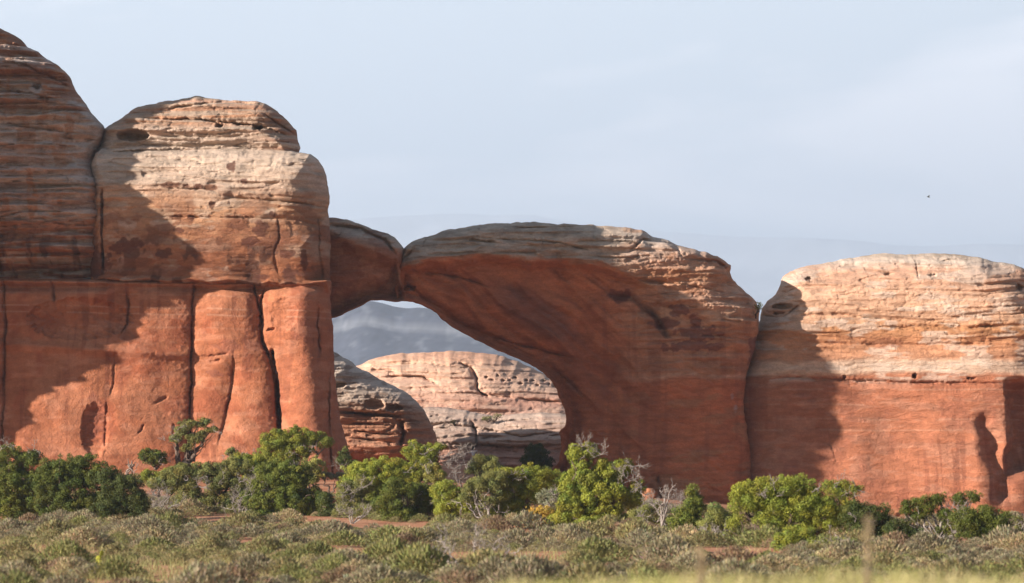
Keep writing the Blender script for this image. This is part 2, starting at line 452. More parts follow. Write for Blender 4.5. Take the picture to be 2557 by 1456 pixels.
rock('cap', [(262, 322), (285, 306), (300, 298), (320, 282), (345, 267), (375, 262), (420, 252), (455, 248), (490, 240), (520, 245), (560, 250), (620, 252), (655, 256), (685, 272), (705, 290), (722, 305), (740, 325), (744, 345), (750, 370), (746, 383), (742, 410), (260, 410), (245, 375), (258, 345)],
     301, M_LEDGE, fin, R=4.5, T=3.6, Tb=5, extra=e_cap, color=c_cap, ledge=0.32, swell=0.35, seed=2)
def c_tower(x, y):
    c = strata(x, y, [(360, PALE), (420, (0.58, 0.43, 0.33)), (470, TAN), (520, (0.52, 0.30, 0.18)), (560, (0.46, 0.24, 0.135)), (640, (0.33, 0.135, 0.068)), (720, (0.31, 0.115, 0.056))], 3, 40)
    c = mottled(c, x, y, GREY, 0.55, 60, 18, 4, 0.5, 0.64)
    lower = sm(440, 560, y)
    c = mixc(c, PALE, 0.45 * lower * sm(0.60, 0.68, fbm(x / 50, y / 28, 5, 4)))
    c = mixc(c, BROWN, 0.75 * lower * sm(0.52, 0.60, fbm(x / 60, y / 34, 6, 4)))
    c = mixc(c, VARN, 0.85 * sm(530, 660, y) * sm(0.52, 0.62, fbm(x / 30, y / 40, 7, 4)))
    c = mixc(c, (0.20, 0.075, 0.04), 0.6 * sm(520, 600, y) * sm(0.50, 0.60, fbm(x / 90, y / 22, 3, 4)))
    for i, (cx, cy, rx, ry) in enumerate([(435, 470, 26, 9), (480, 474, 12, 6), (508, 477, 12, 7), (535, 478, 22, 9), (620, 462, 10, 8), (585, 428, 12, 18), (447, 552, 18, 7), (490, 556, 10, 12), (460, 583, 14, 7), (605, 568, 28, 14), (660, 576, 20, 24), (635, 612, 24, 13), (700, 590, 10, 32), (725, 640, 22, 12), (735, 690, 26, 14), (560, 612, 14, 12), (690, 545, 8, 10), (420, 640, 26, 14), (600, 655, 30, 12), (765, 655, 10, 22), (660, 700, 20, 9), (540, 520, 8, 10), (240, 660, 60, 40), (330, 620, 40, 22)]):
        c = stain(c, x, y, cx, cy, rx, ry, (0.12, 0.045, 0.03) if i % 3 else (0.17, 0.07, 0.04), 0.85, i, 0.4)
    return c
def e_tower(x, y):
    e = crack(x, y, [(250, 385), (400, 380), (560, 372), (745, 384)], 2.2, .8, 12, .3)
    e += crack(x, y, [(425, 478), (470, 482), (560, 484)], 2, .35, 8, .1)
    e += crack(x, y, [(370, 546), (560, 552), (720, 556), (820, 570)], 2, .25, 12, .15)
    e += crack(x, y, [(560, 498), (800, 520), (822, 530)], 2.5, .4, 22, .35)
    e += crack(x, y, [(698, 530), (705, 600), (690, 640), (705, 700)], 1.6, .12, 30, .22)
    e += crack(x, y, [(268, 460), (266, 560), (270, 700)], 2.5, .8, 18, .4)
    e += crack(x, y, [(795, 530), (800, 620), (806, 715)], 2, .3, 24, .35)
    e += 0.7 * sm(560, 700, y) * (1 - sm(300, 800, x)) + 0.3 * sm(640, 715, y) + 0.75 * sm(560, 640, x) * sm(610, 705, y)
    return e
rock('tower', [(228, 412), (240, 385), (258, 372), (300, 364), (380, 360), (500, 366), (600, 364), (700, 372), (745, 380), (775, 386), (795, 400), (810, 424), (818, 455), (823, 490), (820, 530), (823, 570), (826, 610), (823, 660), (826, 724), (790, 720), (760, 724), (735, 719), (705, 723), (680, 717), (650, 722), (620, 716), (590, 713), (540, 719), (480, 712), (430, 718), (380, 711), (330, 715), (270, 708), (228, 712)],
     300, M_LEDGE, fin, R=lambda x, y: np.where((y > 705) & (x < 820), 0.4, np.where(x < 275, 2.0, np.where(y > 540, 2.6, 4.2))), T=4.5, Tb=6, extra=e_tower, color=c_tower, ledge=0.14, swell=0.5, seed=3,
     ledge_rows=lambda x, y: 1.5 - 1.1 * sm(440, 600, y))
WALL_CR = [([(20, 700), (26, 800), (22, 900), (26, 1180)], 2, .5, 80, 1.2), ([(142, 700), (150, 760)], 2.5, .5, 20, .4),
           ([(318, 712), (330, 760), (326, 810), (305, 850)], 2.2, .3, 60, .9), ([(487, 716), (484, 860), (482, 980), (478, 1060), (474, 1190)], 1.8, .8, 70, 1.5),
           ([(590, 880), (585, 960), (565, 1060), (552, 1120)], 1.8, .2, 50, .95), ([(640, 715), (652, 780), (656, 840), (680, 900), (692, 960), (700, 1060), (706, 1180)], 2.2, .9, 55, 1.4),
           ([(684, 880), (694, 940), (702, 1060), (708, 1140)], 4.0, 2.0, 16, .25), ([(668, 715), (655, 760), (657, 840)], 2, .4, 14, .4),
           ([(796, 760), (800, 860), (806, 900)], 2, .4, 22, .5), ([(828, 900), (822, 1000), (838, 1180)], 2, .5, 24, .5),
           ([(280, 1000), (278, 1060), (276, 1140)], 1.6, .2, 40, .35), ([(300, 880), (296, 960), (282, 1000)], 1.6, .15, 40, .3)]
def e_wall(x, y):
    e = np.zeros_like(x)
    for c in WALL_CR: e += crack(x, y, *c)
    e += hole(x, y, 252, 1075, 34, 70, .45) + hole(x, y, 683, 826, 11, 6, .5) + hole(x, y, 715, 790, 34, 44, .25)
    e += hole(x, y, 210, 800, 130, 52, .8)
    e -= 1.3 * sm(840, 1180, y)
    e += 0.9 * sm(742, 706, y) * sm(300, 560, x) + .25 * sm(730, 706, y)
    led = 852 + (x - 0) * 0.055
    e -= 0.35 * np.exp(-((y - led - 10) / 12) ** 2) * (x < 480)
    e += 0.5 * np.exp(-((y - 722) / 9.0) ** 2) * (0.3 + (x < 280))
    e += crack(x, y, [(500, 892), (585, 886)], 2, .3, 8, .15)
    for (a, b, cx, cy) in [(395, 1010, 430, 990), (360, 1085, 375, 1060), (445, 1060, 446, 1080), (560, 900, 530, 905), (740, 1080, 742, 1120)]:
        e += crack(x, y, [(a, b), (cx, cy)], 2, .25, 5, .05)
    return e
def c_wall(x, y):
    c = strata(x, y, [(700, (0.37, 0.155, 0.082)), (740, (0.35, 0.135, 0.070)), (800, (0.32, 0.112, 0.056)), (900, (0.33, 0.118, 0.058)), (1200, (0.31, 0.11, 0.056))], 4, 20)
    c = mottled(c, x, y, (0.38, 0.155, 0.085), 0.6, 90, 60, 5, 0.48, 0.66)
    c = mottled(c, x, y, DRED, 0.55, 70, 90, 6, 0.55, 0.68)
    for yy, k in ((772, .5), (788, .45), (740, .3), (820, .2)):
        w = yy + 0.02 * (x - 400) + 3 * (vn(x / 60, y * 0, 3) - .5)
        c = mixc(c, PINK, k * np.exp(-((y - w) / 1.8) ** 2) * (vn(x / 35, x * 0, 5) > .35))
    for i, (cx, cy, rx, ry) in enumerate([(575, 868, 30, 20), (632, 868, 24, 22), (258, 1040, 26, 60), (850, 860, 20, 20), (768, 830, 30, 30), (545, 935, 26, 10)]):
        c = stain(c, x, y, cx, cy, rx, ry, (0.24, 0.085, 0.055), 0.65, i, 0.5)
    c = mixc(c, (0.33, 0.12, 0.07), 0.4 * sm(700, 800, x))
    c = mixc(c, (0.19, 0.062, 0.036), 0.5 * sm(.54, .66, fbm(x / 11 + .3 * np.sin(y / 70), y / 210, 2, 4)) * sm(.42, .56, fbm(x / 140, y / 140, 6, 2)))
    c = c * (0.82 + 0.36 * fbm(x / 14, y / 12, 7, 4))[..., None]
    c = mixc(c, (0.46, 0.21, 0.13), .35 * sm(.56, .68, fbm(x / 45, y / 16, 1, 4)))
    return c
rock('pillared_wall', [(-420, 686), (-200, 692), (300, 700), (560, 706), (826, 700), (824, 745), (828, 790), (832, 830), (834, 910), (840, 980), (850, 1050), (872, 1130), (892, 1200), (892, 1280), (-420, 1280)],
     299.6, M_SMOOTH, fin, R=lambda x, y: np.where(y < 740, 0.5, 2.6), T=4.0, Tb=6, extra=e_wall, color=c_wall, ledge=0.02, swell=0.75, seed=4, orough=1.0)

# ---- unseen rock added off the left side, outline shaped to throw the fin's left shadow
shoulder = tag(empty('rock_butte', (px2x(-700, 290), 290, 2.5)), 'unseen sandstone knob added left of view to shade the fin', 'rock butte')
_sh = [(340, -40), (346, 200), (350, 265), (378, 330), (382, 356), (350, 400), (352, 440), (380, 485), (420, 522), (470, 562), (484, 640), (470, 715), (430, 742), (330, 756), (318, 842), (296, 872), (170, 945), (110, 1005), (50, 1105), (45, 1160), (45, 1700)]
_YC, _YR = 287.0, 295.2
def toward_sun(a, b):
    _YR = 298.0 if b < 360 else (296.4 if b < 460 else 295.6)
    k = (_YR - _YC) / -SUNV.y
    X, Z = px2x(a, _YR) + k * SUNV.x, py2z(b, _YR) + k * SUNV.z
    return (CX + X / (K * _YC), HY - (Z - EYE) / (K * _YC))
_sh = [toward_sun(a - (45 if b < 700 else 95), b) for a, b in _sh]
rock('rock_body', [(-1100, 1300), (-1120, 700), (-1050, 350), (-900, 120), (-700, -60), (-520, -160), (-400, -260)] + _sh,
     287.0, M_LEDGE, shoulder, R=3, T=1.8, Tb=2.0, step=8, color=lambda x, y: strata(x, y, [(-100, PALE), (200, TAN), (400, ORANGE), (700, RED), (1200, RED)], 2), ledge=0.5, swell=0.8, seed=5, orough=4)

# ---- the arch
arch = tag(empty('rock_arch', (px2x(1600, 312), 314, 1.0)),
           'natural sandstone arch with a grey cracked top and shaded red underside spanning the gap', 'rock arch')
def plan_arch(x):
    return np.interp(x, [820, 1000, 1400, 1880, 1960], [-4.0, -2.0, 4.6, 8.6, 9.2])
def lip(x): return np.interp(x, [820, 900, 1000, 1200, 1400, 1500, 1560, 1640, 1700, 1900], [585, 600, 662, 640, 652, 662, 690, 730, 770, 830])
def e_arch(x, y):
    lp = lip(x) + 34 * (fbm(x / 50, y / 50, 2, 4) - .5)
    # below the grey lip the rock falls back under an overhang, deepest under the span
    over = np.interp(x, [820, 1000, 1300, 1600, 1800], [1.5, 2.2, 2.4, 1.2, 0.2])
    e = over * sm(0, 26, y - lp)
    e += np.interp(x, [1000, 1300, 1600, 1900], [1.6, 2.2, 1.8, .5]) * sm(0, 330, y - lp)
    e += crack(x, y, [(1036, 620), (1000, 655), (994, 690), (985, 730)], 3, 1.2, 14, .6)
    e += crack(x, y, [(1385, 655), (1400, 700), (1445, 790), (1460, 860), (1500, 960)], 16, .3, 40, .45)
    e += crack(x, y, [(1510, 735), (1580, 745), (1640, 800), (1660, 840), (1690, 850)], 7, 1.1, 22, .6)
    e += crack(x, y, [(1150, 700), (1200, 770), (1260, 820), (1330, 870), (1400, 900), (1450, 910)], 12, .4, 34, .7)
    e += crack(x, y, [(1100, 780), (1200, 830), (1300, 860), (1470, 900)], 2.4, .8, 16, .4)
    e += crack(x, y, [(1040, 680), (1140, 690), (1230, 720)], 2.5, .6, 14, .3) + crack(x, y, [(1250, 850), (1400, 930), (1470, 1000)], 2.5, .6, 14, .3)
    e += crack(x, y, [(1000, 700), (1080, 760)], 3, .5, 12, .4) + hole(x, y, 1022, 718, 16, 8, .8)
    e += crack(x, y, [(1200, 600), (1300, 605), (1400, 612), (1500, 640)], 2, .5, 8, .2)
    e += crack(x, y, [(1160, 605), (1240, 612)], 3, .8, 8, .2)
    e += crack(x, y, [(1560, 640), (1600, 600), (1680, 610), (1700, 650)], 2, .5, 8, .3)
    e += crack(x, y, [(1690, 650), (1790, 655), (1820, 690)], 2.5, .6, 8, .3)
    e += crack(x, y, [(1560, 700), (1700, 716), (1840, 740)], 2, .3, 10, .2)
    e += crack(x, y, [(1540, 900), (1520, 1000), (1540, 1100), (1550, 1200)], 14, .25, 40, .5)
    e += crack(x, y, [(1640, 1180), (1652, 1260)], 3, .5, 12, .3)
    uu = x * .77 + y * .64; vv = -x * .64 + y * .77 + 90 * (fbm(x / 200, y / 200, 4, 2) - .5)
    dg = fbm(uu / 260, vv / 40, 3, 3)
    e += .6 * sm(.40, .62, dg) * sm(10, 40, y - lp) * (1 - sm(1480, 1680, x))
    e += .25 * (fbm(uu / 90, vv / 9, 5, 3) - .5) * sm(0, 20, y - lp)
    e -= 0.9 * sm(1000, 1240, y) * (x > 1450)
    e -= 1.2 * np.exp(-((y - 620) / 40) ** 2) * sm(1620, 1720, x) * (1 - sm(1800, 1850, x))
    return e
def c_arch(x, y):
    lp = lip(x)
    low = interp_rows(y + 20 * (fbm(x / 160, y / 80, 3, 3) - .5), [(600, (0.52, 0.21, 0.11)), (760, (0.50, 0.18, 0.085)), (920, (0.49, 0.16, 0.074)), (960, (0.48, 0.155, 0.07)), (1200, (0.47, 0.145, 0.066))])
    up = strata(x, y, [(540, GREY), (600, (0.46, 0.35, 0.27)), (700, TAN), (800, PINK)], 5, 20)
    up = mottled(up, x, y, (0.30, 0.22, 0.17), 0.55, 40, 10, 3, 0.54, 0.64)
    m = sm(-8, 10, y - lp + 22 * (fbm(x / 30, y / 12, 6, 3) - .5))[..., None]
    c = up * (1 - m) + low * m
    right = sm(1480, 1640, x)
    mid = strata(x, y, [(600, PALE), (660, PINK), (700, (0.50, 0.26, 0.15)), (740, PINK), (790, (0.54, 0.31, 0.20)), (840, (0.50, 0.25, 0.15)), (925, (0.48, 0.22, 0.13)), (938, (0.56, 0.34, 0.24)), (948, (0.52, 0.175, 0.085)), (1100, (0.50, 0.16, 0.076)), (1300, (0.48, 0.15, 0.07))], 6, 18)
    mid = mottled(mid, x, y, (0.42, 0.19, 0.10), 0.7, 70, 20, 2, 0.5, 0.62)
    c = c * (1 - right[..., None]) + mid * right[..., None]
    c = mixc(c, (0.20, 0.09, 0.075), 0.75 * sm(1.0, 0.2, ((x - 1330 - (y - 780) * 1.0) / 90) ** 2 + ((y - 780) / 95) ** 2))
    for i, (cx, cy, rx, ry) in enumerate([(1545, 740, 34, 16), (1690, 780, 26, 16), (1660, 810, 44, 16), (1740, 835, 60, 20), (1700, 868, 70, 14), (1775, 870, 30, 10), (1730, 805, 14, 22), (1880, 880, 20, 40)]):
        c = stain(c, x, y, cx, cy, rx, ry, (0.16, 0.065, 0.06), 0.75, i + 3, 0.4)
    c = stain(c, x, y, 1824, 990, 6, 8, (0.5, 0.42, 0.40), 0.6, 1, .9)
    c = stain(c, x, y, 1832, 1022, 8, 10, (0.5, 0.42, 0.40), 0.6, 4, .9)
    uu = x * .77 + y * .64; vv = -x * .64 + y * .77 + 90 * (fbm(x / 200, y / 200, 4, 2) - .5)
    dg = fbm(uu / 200, vv / 30, 2, 5); dk = sm(10, 30, y - lp) * (1 - sm(1500, 1700, x))
    c = mixc(c, (0.19, 0.06, 0.04), .40 * dk * sm(.48, .68, dg)); c = mixc(c, (0.42, 0.165, 0.09), .25 * dk * sm(.48, .34, dg))
    st_ = fbm(x / 18 + .25 * np.sin(y / 90), y / 260, 6, 4); c = mixc(c, (0.22, 0.075, 0.05), .28 * sm(.52, .68, st_) * sm(1380, 1480, x) * sm(700, 800, y))
    c = mixc(c, (0.25, 0.085, 0.05), 0.25 * sm(0.50, 0.66, fbm((x + y * .6) / 60, (y - x * .4) / 160, 5, 4)) * (y > lp + 10))
    return c
span_out = [(1003, 640), (1008, 620), (1022, 608), (1045, 596), (1080, 586), (1120, 574), (1160, 567), (1205, 560), (1260, 558), (1330, 555), (1400, 560), (1480, 562), (1560, 567), (1600, 575), (1630, 590), (1660, 598), (1690, 612), (1730, 622), (1760, 630), (1790, 640), (1825, 662), (1822, 680), (1830, 700), (1845, 715), (1870, 735), (1888, 755), (1896, 780), (1892, 830), (1884, 870), (1868, 920), (1860, 960), (1856, 1020), (1866, 1080), (1876, 1140), (1880, 1220), (1882, 1330), (1340, 1330), (1352, 1240), (1365, 1190), (1395, 1150), (1402, 1110), (1396, 1080), (1412, 1058), (1412, 1030), (1400, 1000), (1385, 965), (1360, 935), (1330, 915), (1290, 893), (1250, 880), (1200, 855), (1160, 832), (1130, 818), (1105, 800), (1090, 782), (1060, 766), (1030, 755), (1008, 752), (990, 752), (985, 720), (993, 690), (998, 660)]
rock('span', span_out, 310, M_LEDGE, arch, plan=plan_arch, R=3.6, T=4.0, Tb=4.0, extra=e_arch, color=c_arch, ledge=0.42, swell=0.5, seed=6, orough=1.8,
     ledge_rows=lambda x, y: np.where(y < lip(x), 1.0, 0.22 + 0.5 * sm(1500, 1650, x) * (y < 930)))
def c_sh(x, y):
    c = interp_rows(y - (x - 820) * .25, [(540, GREY), (575, (0.42, 0.32, 0.26)), (592, (0.42, 0.21, 0.13)), (800, (0.46, 0.17, 0.09))])
    return mottled(c, x, y, (0.24, 0.09, 0.06), 0.5, 40, 30, 3, .5, .62)
def e_sh(x, y):
    e = crack(x, y, [(820, 565), (900, 572), (960, 605), (1000, 650)], 3, .7, 20, .3)
    e += 1.8 * sm(0, 40, y - (575 + (x - 820) * .45)) + 1.8 * sm(600, 800, y)
    e += crack(x, y, [(985, 640), (990, 690), (930, 740)], 4, .4, 20, .3)
    return e
rock('shoulder', [(770, 545), (820, 543), (850, 546), (880, 552), (905, 562), (930, 572), (960, 580), (985, 592), (998, 606), (1008, 622), (1006, 645), (1000, 665), (1000, 700), (1012, 730), (1012, 753), (985, 753), (950, 750), (925, 752), (900, 764), (870, 778), (845, 790), (822, 797), (770, 800)],
     306, M_LEDGE, arch, plan=lambda x: np.interp(x, [770, 830, 1010], [0, 0.2, 1.4]), R=3.2, T=3.2, Tb=4, extra=e_sh, color=c_sh, ledge=0.35, swell=0.35, seed=7,
     ledge_rows=lambda x, y: np.where(y < 600, 1, .4))

# ---- the butte right of the arch
butte = tag(empty('rock_butte', (px2x(2250, 318), 320, -0.5)),
            'broad rounded sandstone butte with a pale band above red rock, right of the arch', 'rock butte')
def plan_butte(x): return np.interp(x, [1850, 1960, 2130, 2300, 2450, 2700, 3000], [.6, 1.4, 1.6, 0.2, -1.2, 1.0, 4.0])
def e_butte(x, y):
    e = hole(x, y, 2013, 699, 8, 6, .6) + hole(x, y, 2210, 690, 14, 5, .4) + hole(x, y, 2318, 692, 12, 4, .4) + hole(x, y, 2535, 720, 10, 8, 1)
    e += hole(x, y, 1950, 768, 26, 8, 1.6) + hole(x, y, 1938, 785, 14, 5, .9)
    e += hole(x, y, 2098, 943, 4.5, 5, .6) + hole(x, y, 2271, 941, 5.5, 6, .8) + hole(x, y, 2412, 947, 11, 3.5, .5)
    e += crack(x, y, [(1860, 735), (1960, 730), (1990, 718)], 2, .4, 8, .2)
    e += crack(x, y, [(1900, 790), (1950, 795), (2000, 760)], 2, .4, 8, .2)
    e += crack(x, y, [(1890, 942), (2060, 952), (2260, 956), (2530, 962)], 3, .35, 14, .2)
    e += crack(x, y, [(1990, 860), (2200, 865), (2420, 862), (2556, 868)], 3, .2, 20, .2)
    e += crack(x, y, [(2160, 820), (2400, 822), (2556, 815)], 4, .35, 22, .25)
    e += .8 * sm(-30, 60, x - 2440 - (y - 655) * .9) * (1 - sm(820, 900, y))
    e += crack(x, y, [(2275, 640), (2280, 700)], 1.6, .15, 20, .05)
    e += crack(x, y, [(2056, 1060), (2062, 1110), (2078, 1160)], 1.5, .12, 30, .10)
    e -= .5 * np.exp(-((x - 2130) / 60) ** 2) * sm(980, 1080, y) + .4 * np.exp(-((x - 2330) / 50) ** 2) * sm(980, 1080, y)
    # the dark alcoves near the right edge
    e += 0 * x; xw = x + 34 * (fbm(x / 45, y / 45, 2, 3) - .5)
    e += 1.0 * np.exp(-(line_dist(xw, y, [(2445, 1060), (2455, 1110), (2480, 1170), (2480, 1230)]) / 22) ** 2)
    e += 3.0 * sm(2490, 2525, xw) * sm(940, 985, y) * (1 - sm(1150, 1190, y + (x - 2556) * .3))
    e -= .5 * np.exp(-((x - 2425) / 32) ** 2) * sm(1010, 1080, y)
    e -= 1.5 * sm(1050, 1260, y)
    return e
def c_butte(x, y):
    c = strata(x, y, [(630, GREY), (655, PALE), (680, PINK), (740, (0.56, 0.34, 0.23)), (800, (0.52, 0.30, 0.19)), (822, (0.44, 0.21, 0.10)), (850, ORANGE), (895, (0.48, 0.24, 0.14)), (908, (0.50, 0.35, 0.26)), (932, (0.54, 0.37, 0.27)), (944, (0.40, 0.16, 0.088)), (960, (0.37, 0.138, 0.074)), (1100, (0.35, 0.13, 0.070)), (1300, (0.38, 0.15, 0.085))], 7, 16)
    c = mottled(c, x, y, PALE, 0.6, 60, 16, 5, 0.52, 0.62) * 1.0
    red = sm(945, 965, y)
    c = mixc(c, (0.37, 0.14, 0.076), red * 0.85)
    c = mixc(c, (0.30, 0.11, 0.065), red * 0.6 * sm(0.54, 0.66, fbm(x / 50, y / 70, 4, 4)))
    for yy in (975, 1012, 1048, 1075):
        c = mixc(c, PINK, .35 * np.exp(-((y - yy - 4 * (vn(x / 80, x * 0, 2) - .5)) / 2.0) ** 2) * (vn(x / 50, x * 0 + yy, 4) > .45))
    c = mixc(c, (0.21, 0.07, 0.042), red * 0.5 * sm(.54, .66, fbm(x / 12 + .3 * np.sin(y / 70), y / 200, 3, 4)) * sm(.42, .56, fbm(x / 140, y / 140, 2, 2)))
    c = c * (0.84 + 0.32 * fbm(x / 14, y / 12, 7, 4))[..., None]
    for i, (cx, cy, rx, ry) in enumerate([(2180, 1100, 40, 16), (2260, 1100, 36, 18), (2200, 860, 50, 16), (2150, 1110, 20, 26)]):
        c = stain(c, x, y, cx, cy, rx, ry, (0.27, 0.105, 0.06), 0.5, i, .6)
    return c
rock('rock_body', [(1896, 800), (1900, 770), (1915, 752), (1935, 735), (1945, 715), (1950, 700), (1960, 685), (1985, 672), (2015, 665), (2045, 660), (2085, 652), (2120, 644), (2160, 638), (2210, 632), (2260, 636), (2320, 632), (2380, 635), (2440, 642), (2490, 655), (2530, 660), (2580, 680), (2640, 710), (2700, 760), (2760, 850), (2800, 1000), (2820, 1180), (2830, 1380), (1840, 1380), (1840, 1220), (1836, 1120), (1830, 1060), (1830, 1000), (1842, 950), (1852, 925), (1860, 900), (1862, 872), (1876, 850), (1886, 815)],
     320.2, M_LEDGE, butte, plan=plan_butte, R=4.4, T=4.2, Tb=4, extra=e_butte, color=c_butte, ledge=0.20, swell=0.6, seed=8,
     ledge_rows=lambda x, y: 1.25 - 1.0 * sm(780, 960, y))

# ---- rocks seen through the arch
greyrock = tag(empty('rock_dome', (px2x(900, 336), 338, 2.0)), 'grey topped rounded rock with brown hollows seen through the left of the arch', 'rock dome')
def c_grey(x, y):
    c = strata(x, y, [(880, (0.50, 0.41, 0.34)), (960, (0.58, 0.46, 0.37)), (1000, (0.50, 0.38, 0.30)), (1030, (0.40, 0.22, 0.14)), (1070, (0.42, 0.20, 0.12)), (1110, (0.44, 0.22, 0.14)), (1150, DRED), (1200, RED)], 8, 24)
    c = mottled(c, x, y, (0.22, 0.13, 0.09), 0.6, 30, 12, 3, 0.52, 0.62)
    return c
def e_grey(x, y):
    e = hole(x, y, 940, 1012, 26, 14, 1.0) + hole(x, y, 985, 1020, 22, 10, .9) + hole(x, y, 850, 965, 22, 8, .7)
    for yy in (1040, 1062, 1085, 1102): e += crack(x, y, [(870, yy - 8), (960, yy), (1000, yy + 4)], 2, .5, 9, .3)
    e += crack(x, y, [(845, 1028), (920, 1036), (1010, 1045)], 3, .8, 12, .5)
    e += 1.2 * sm(1120, 1150, y) + .9 * sm(1000, 1050, y)
    e += crack(x, y, [(1000, 1045), (1010, 1080), (1000, 1120)], 5, .9, 12, .4)
    return e
rock('rock_body', [(700, 1250), (700, 870), (780, 868), (832, 878), (850, 888), (875, 902), (890, 915), (920, 930), (950, 948), (985, 965), (1020, 982), (1045, 1005), (1060, 1025), (1072, 1050), (1085, 1080), (1092, 1110), (1095, 1150), (1100, 1250)],
     336, M_SLICK, greyrock, R=5.5, T=6, Tb=5, extra=e_grey, color=c_grey, ledge=0.36, swell=0.6, seed=9, orough=2)
hill = tag(empty('rock_dome', (px2x(1150, 386), 388, 2.0)), 'sunlit pale orange slickrock dome with cracked ledges framed by the arch', 'rock dome')
def c_hill(x, y):
    c = strata(x, y, [(870, (0.52, 0.28, 0.185)), (920, (0.56, 0.35, 0.25)), (980, (0.55, 0.34, 0.25)), (1010, (0.48, 0.26, 0.19)), (1040, (0.52, 0.32, 0.25)), (1200, PINK)], 9, 20)
    return mottled(c, x, y, (0.62, 0.43, 0.32), 0.4, 50, 14, 3, .5, .62)
def e_hill(x, y):
    e = crack(x, y, [(1140, 905), (1175, 920), (1190, 945), (1195, 975), (1230, 1000)], 3, .8, 14, .5)
    e += crack(x, y, [(960, 940), (1060, 945), (1100, 965)], 2.5, .6, 10, .3) + crack(x, y, [(920, 925), (1000, 930)], 2.5, .5, 10, .3)
    for i in range(14):
        cx = 1215 + 14 * i; e += hole(x, y, cx, 945 + 7 * math.sin(i * 2.3) + i * 1.4, 4 + 3 * math.sin(i * 1.7) ** 2, 2.6, .6)
    e += crack(x, y, [(1160, 985), (1300, 1000), (1420, 1010)], 2.5, .5, 10, .3)
    return e
rock('rock_body', [(760, 1200), (780, 930), (850, 920), (895, 912), (920, 900), (950, 890), (1000, 883), (1060, 879), (1130, 877), (1180, 879), (1240, 886), (1300, 905), (1350, 930), (1420, 960), (1520, 1010), (1580, 1200)],
     386, M_SLICK, hill, R=9, T=9, Tb=6, extra=e_hill, color=c_hill, ledge=0.34, swell=0.7, seed=10, orough=1.6)
apron = tag(empty('rock_ledge', (px2x(1260, 352), 354, 2.0)), 'low pinkish grey slickrock ledges stepping down behind the arch opening', 'rock ledge')
def c_apron(x, y):
    c = strata(x, y, [(1010, (0.46, 0.33, 0.26)), (1060, (0.47, 0.34, 0.27)), (1108, (0.48, 0.34, 0.27)), (1118, (0.40, 0.23, 0.17)), (1160, (0.42, 0.22, 0.16)), (1220, (0.38, 0.16, 0.10))], 10, 12)
    return mottled(c, x, y, (0.36, 0.22, 0.17), 0.5, 60, 9, 3, .52, .62)
def e_apron(x, y):
    e = crack(x, y, [(1178, 1050), (1186, 1080), (1188, 1120)], 2.5, .8, 8, .3)
    e += crack(x, y, [(1090, 1106), (1180, 1112), (1300, 1116), (1420, 1110)], 2.5, .7, 10, .5)
    e += crack(x, y, [(1090, 1062), (1180, 1066), (1300, 1090), (1400, 1080)], 2, .5, 10, .3)
    e += crack(x, y, [(1200, 1095), (1250, 1092)], 3, .6, 6, .2)
    e += .8 * sm(1110, 1125, y) - 1.4 * sm(1150, 1200, y)
    return e
rock('rock_body', [(960, 1290), (960, 1090), (1000, 1060), (1030, 1025), (1070, 1015), (1120, 1018), (1180, 1028), (1230, 1038), (1290, 1034), (1350, 1030), (1420, 1035), (1500, 1050), (1560, 1100), (1580, 1290)],
     352, M_SLICK, apron, R=7, T=7, Tb=5, extra=e_apron, color=c_apron, ledge=0.38, swell=0.5, seed=11, orough=1.2)

# ------------------------------------------------------------------ far land
def mesa_strip(name, crest, Ybase, Ytop, Yback, zlow, seed, col, amp, nxs=420, nys=90, label=None):
    cx = np.array([c[0] for c in crest]); cz = np.array([c[1] for c in crest])
    xs = np.linspace(cx.min(), cx.max(), nxs)
    t = np.linspace(0, 1, nys)
    top = (Ytop - Ybase) / (Yback - Ybase)
    X, T = np.meshgrid(xs, t)
    Y = Ybase + T * (Yback - Ybase)
    C = np.interp(X, cx, cz)
    up = np.clip(T / top, 0, 1); dn = np.clip((T - top) / (1 - top), 0, 1)
    sc = (xs[-1] - xs[0])
    u0 = (Ytop - Ybase) / 7.0
    g = fbm(X / u0, Y / u0, seed, 6) - 0.5
    h = (0.95 * up + 0.05 * sm(0.90, 0.93, up)) * (1 - 0.25 * dn)
    Z = zlow + (C - zlow) * np.clip(h + amp * g * (1 - up ** 6) * up * 2, 0, 2)
    Z = np.where(T > top, np.minimum(Z, C), Z)
    idx = np.arange(nxs * nys).reshape(nys, nxs)
    f = np.stack([idx[:-1, :-1], idx[:-1, 1:], idx[1:, 1:], idx[1:, :-1]], -1).reshape(-1, 4)
    n = fbm(X / u0 * 5, Y / u0 * 4, seed + 2, 4)
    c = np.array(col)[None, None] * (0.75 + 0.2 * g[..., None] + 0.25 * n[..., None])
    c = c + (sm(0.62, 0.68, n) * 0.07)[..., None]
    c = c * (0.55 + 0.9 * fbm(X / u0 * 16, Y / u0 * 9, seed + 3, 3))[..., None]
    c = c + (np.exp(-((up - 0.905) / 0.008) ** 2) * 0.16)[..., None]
    o = mesh_obj(name, np.stack([X, Y, Z], -1), f, M_FAR, loc=(0, 0, 0), col=np.clip(c.reshape(-1, 3), 0.02, 0.7), smooth=True)
    return tag(o, kind='structure')
M_FAR = rock_mat('far_slopes', 0.3, 0.01, 0.05, 0.85, 1.15, 0.02)
def cr_(pts, Y): return [(px2x(a, Y), py2z(b, Y)) for a, b in pts]
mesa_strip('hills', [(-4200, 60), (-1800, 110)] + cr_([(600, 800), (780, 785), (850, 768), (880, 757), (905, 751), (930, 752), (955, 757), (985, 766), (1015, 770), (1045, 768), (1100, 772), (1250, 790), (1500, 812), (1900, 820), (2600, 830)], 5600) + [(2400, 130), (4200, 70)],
           5150, 5600, 7600, -25, 3, (0.085, 0.095, 0.13), 0.014, 1500, 420)
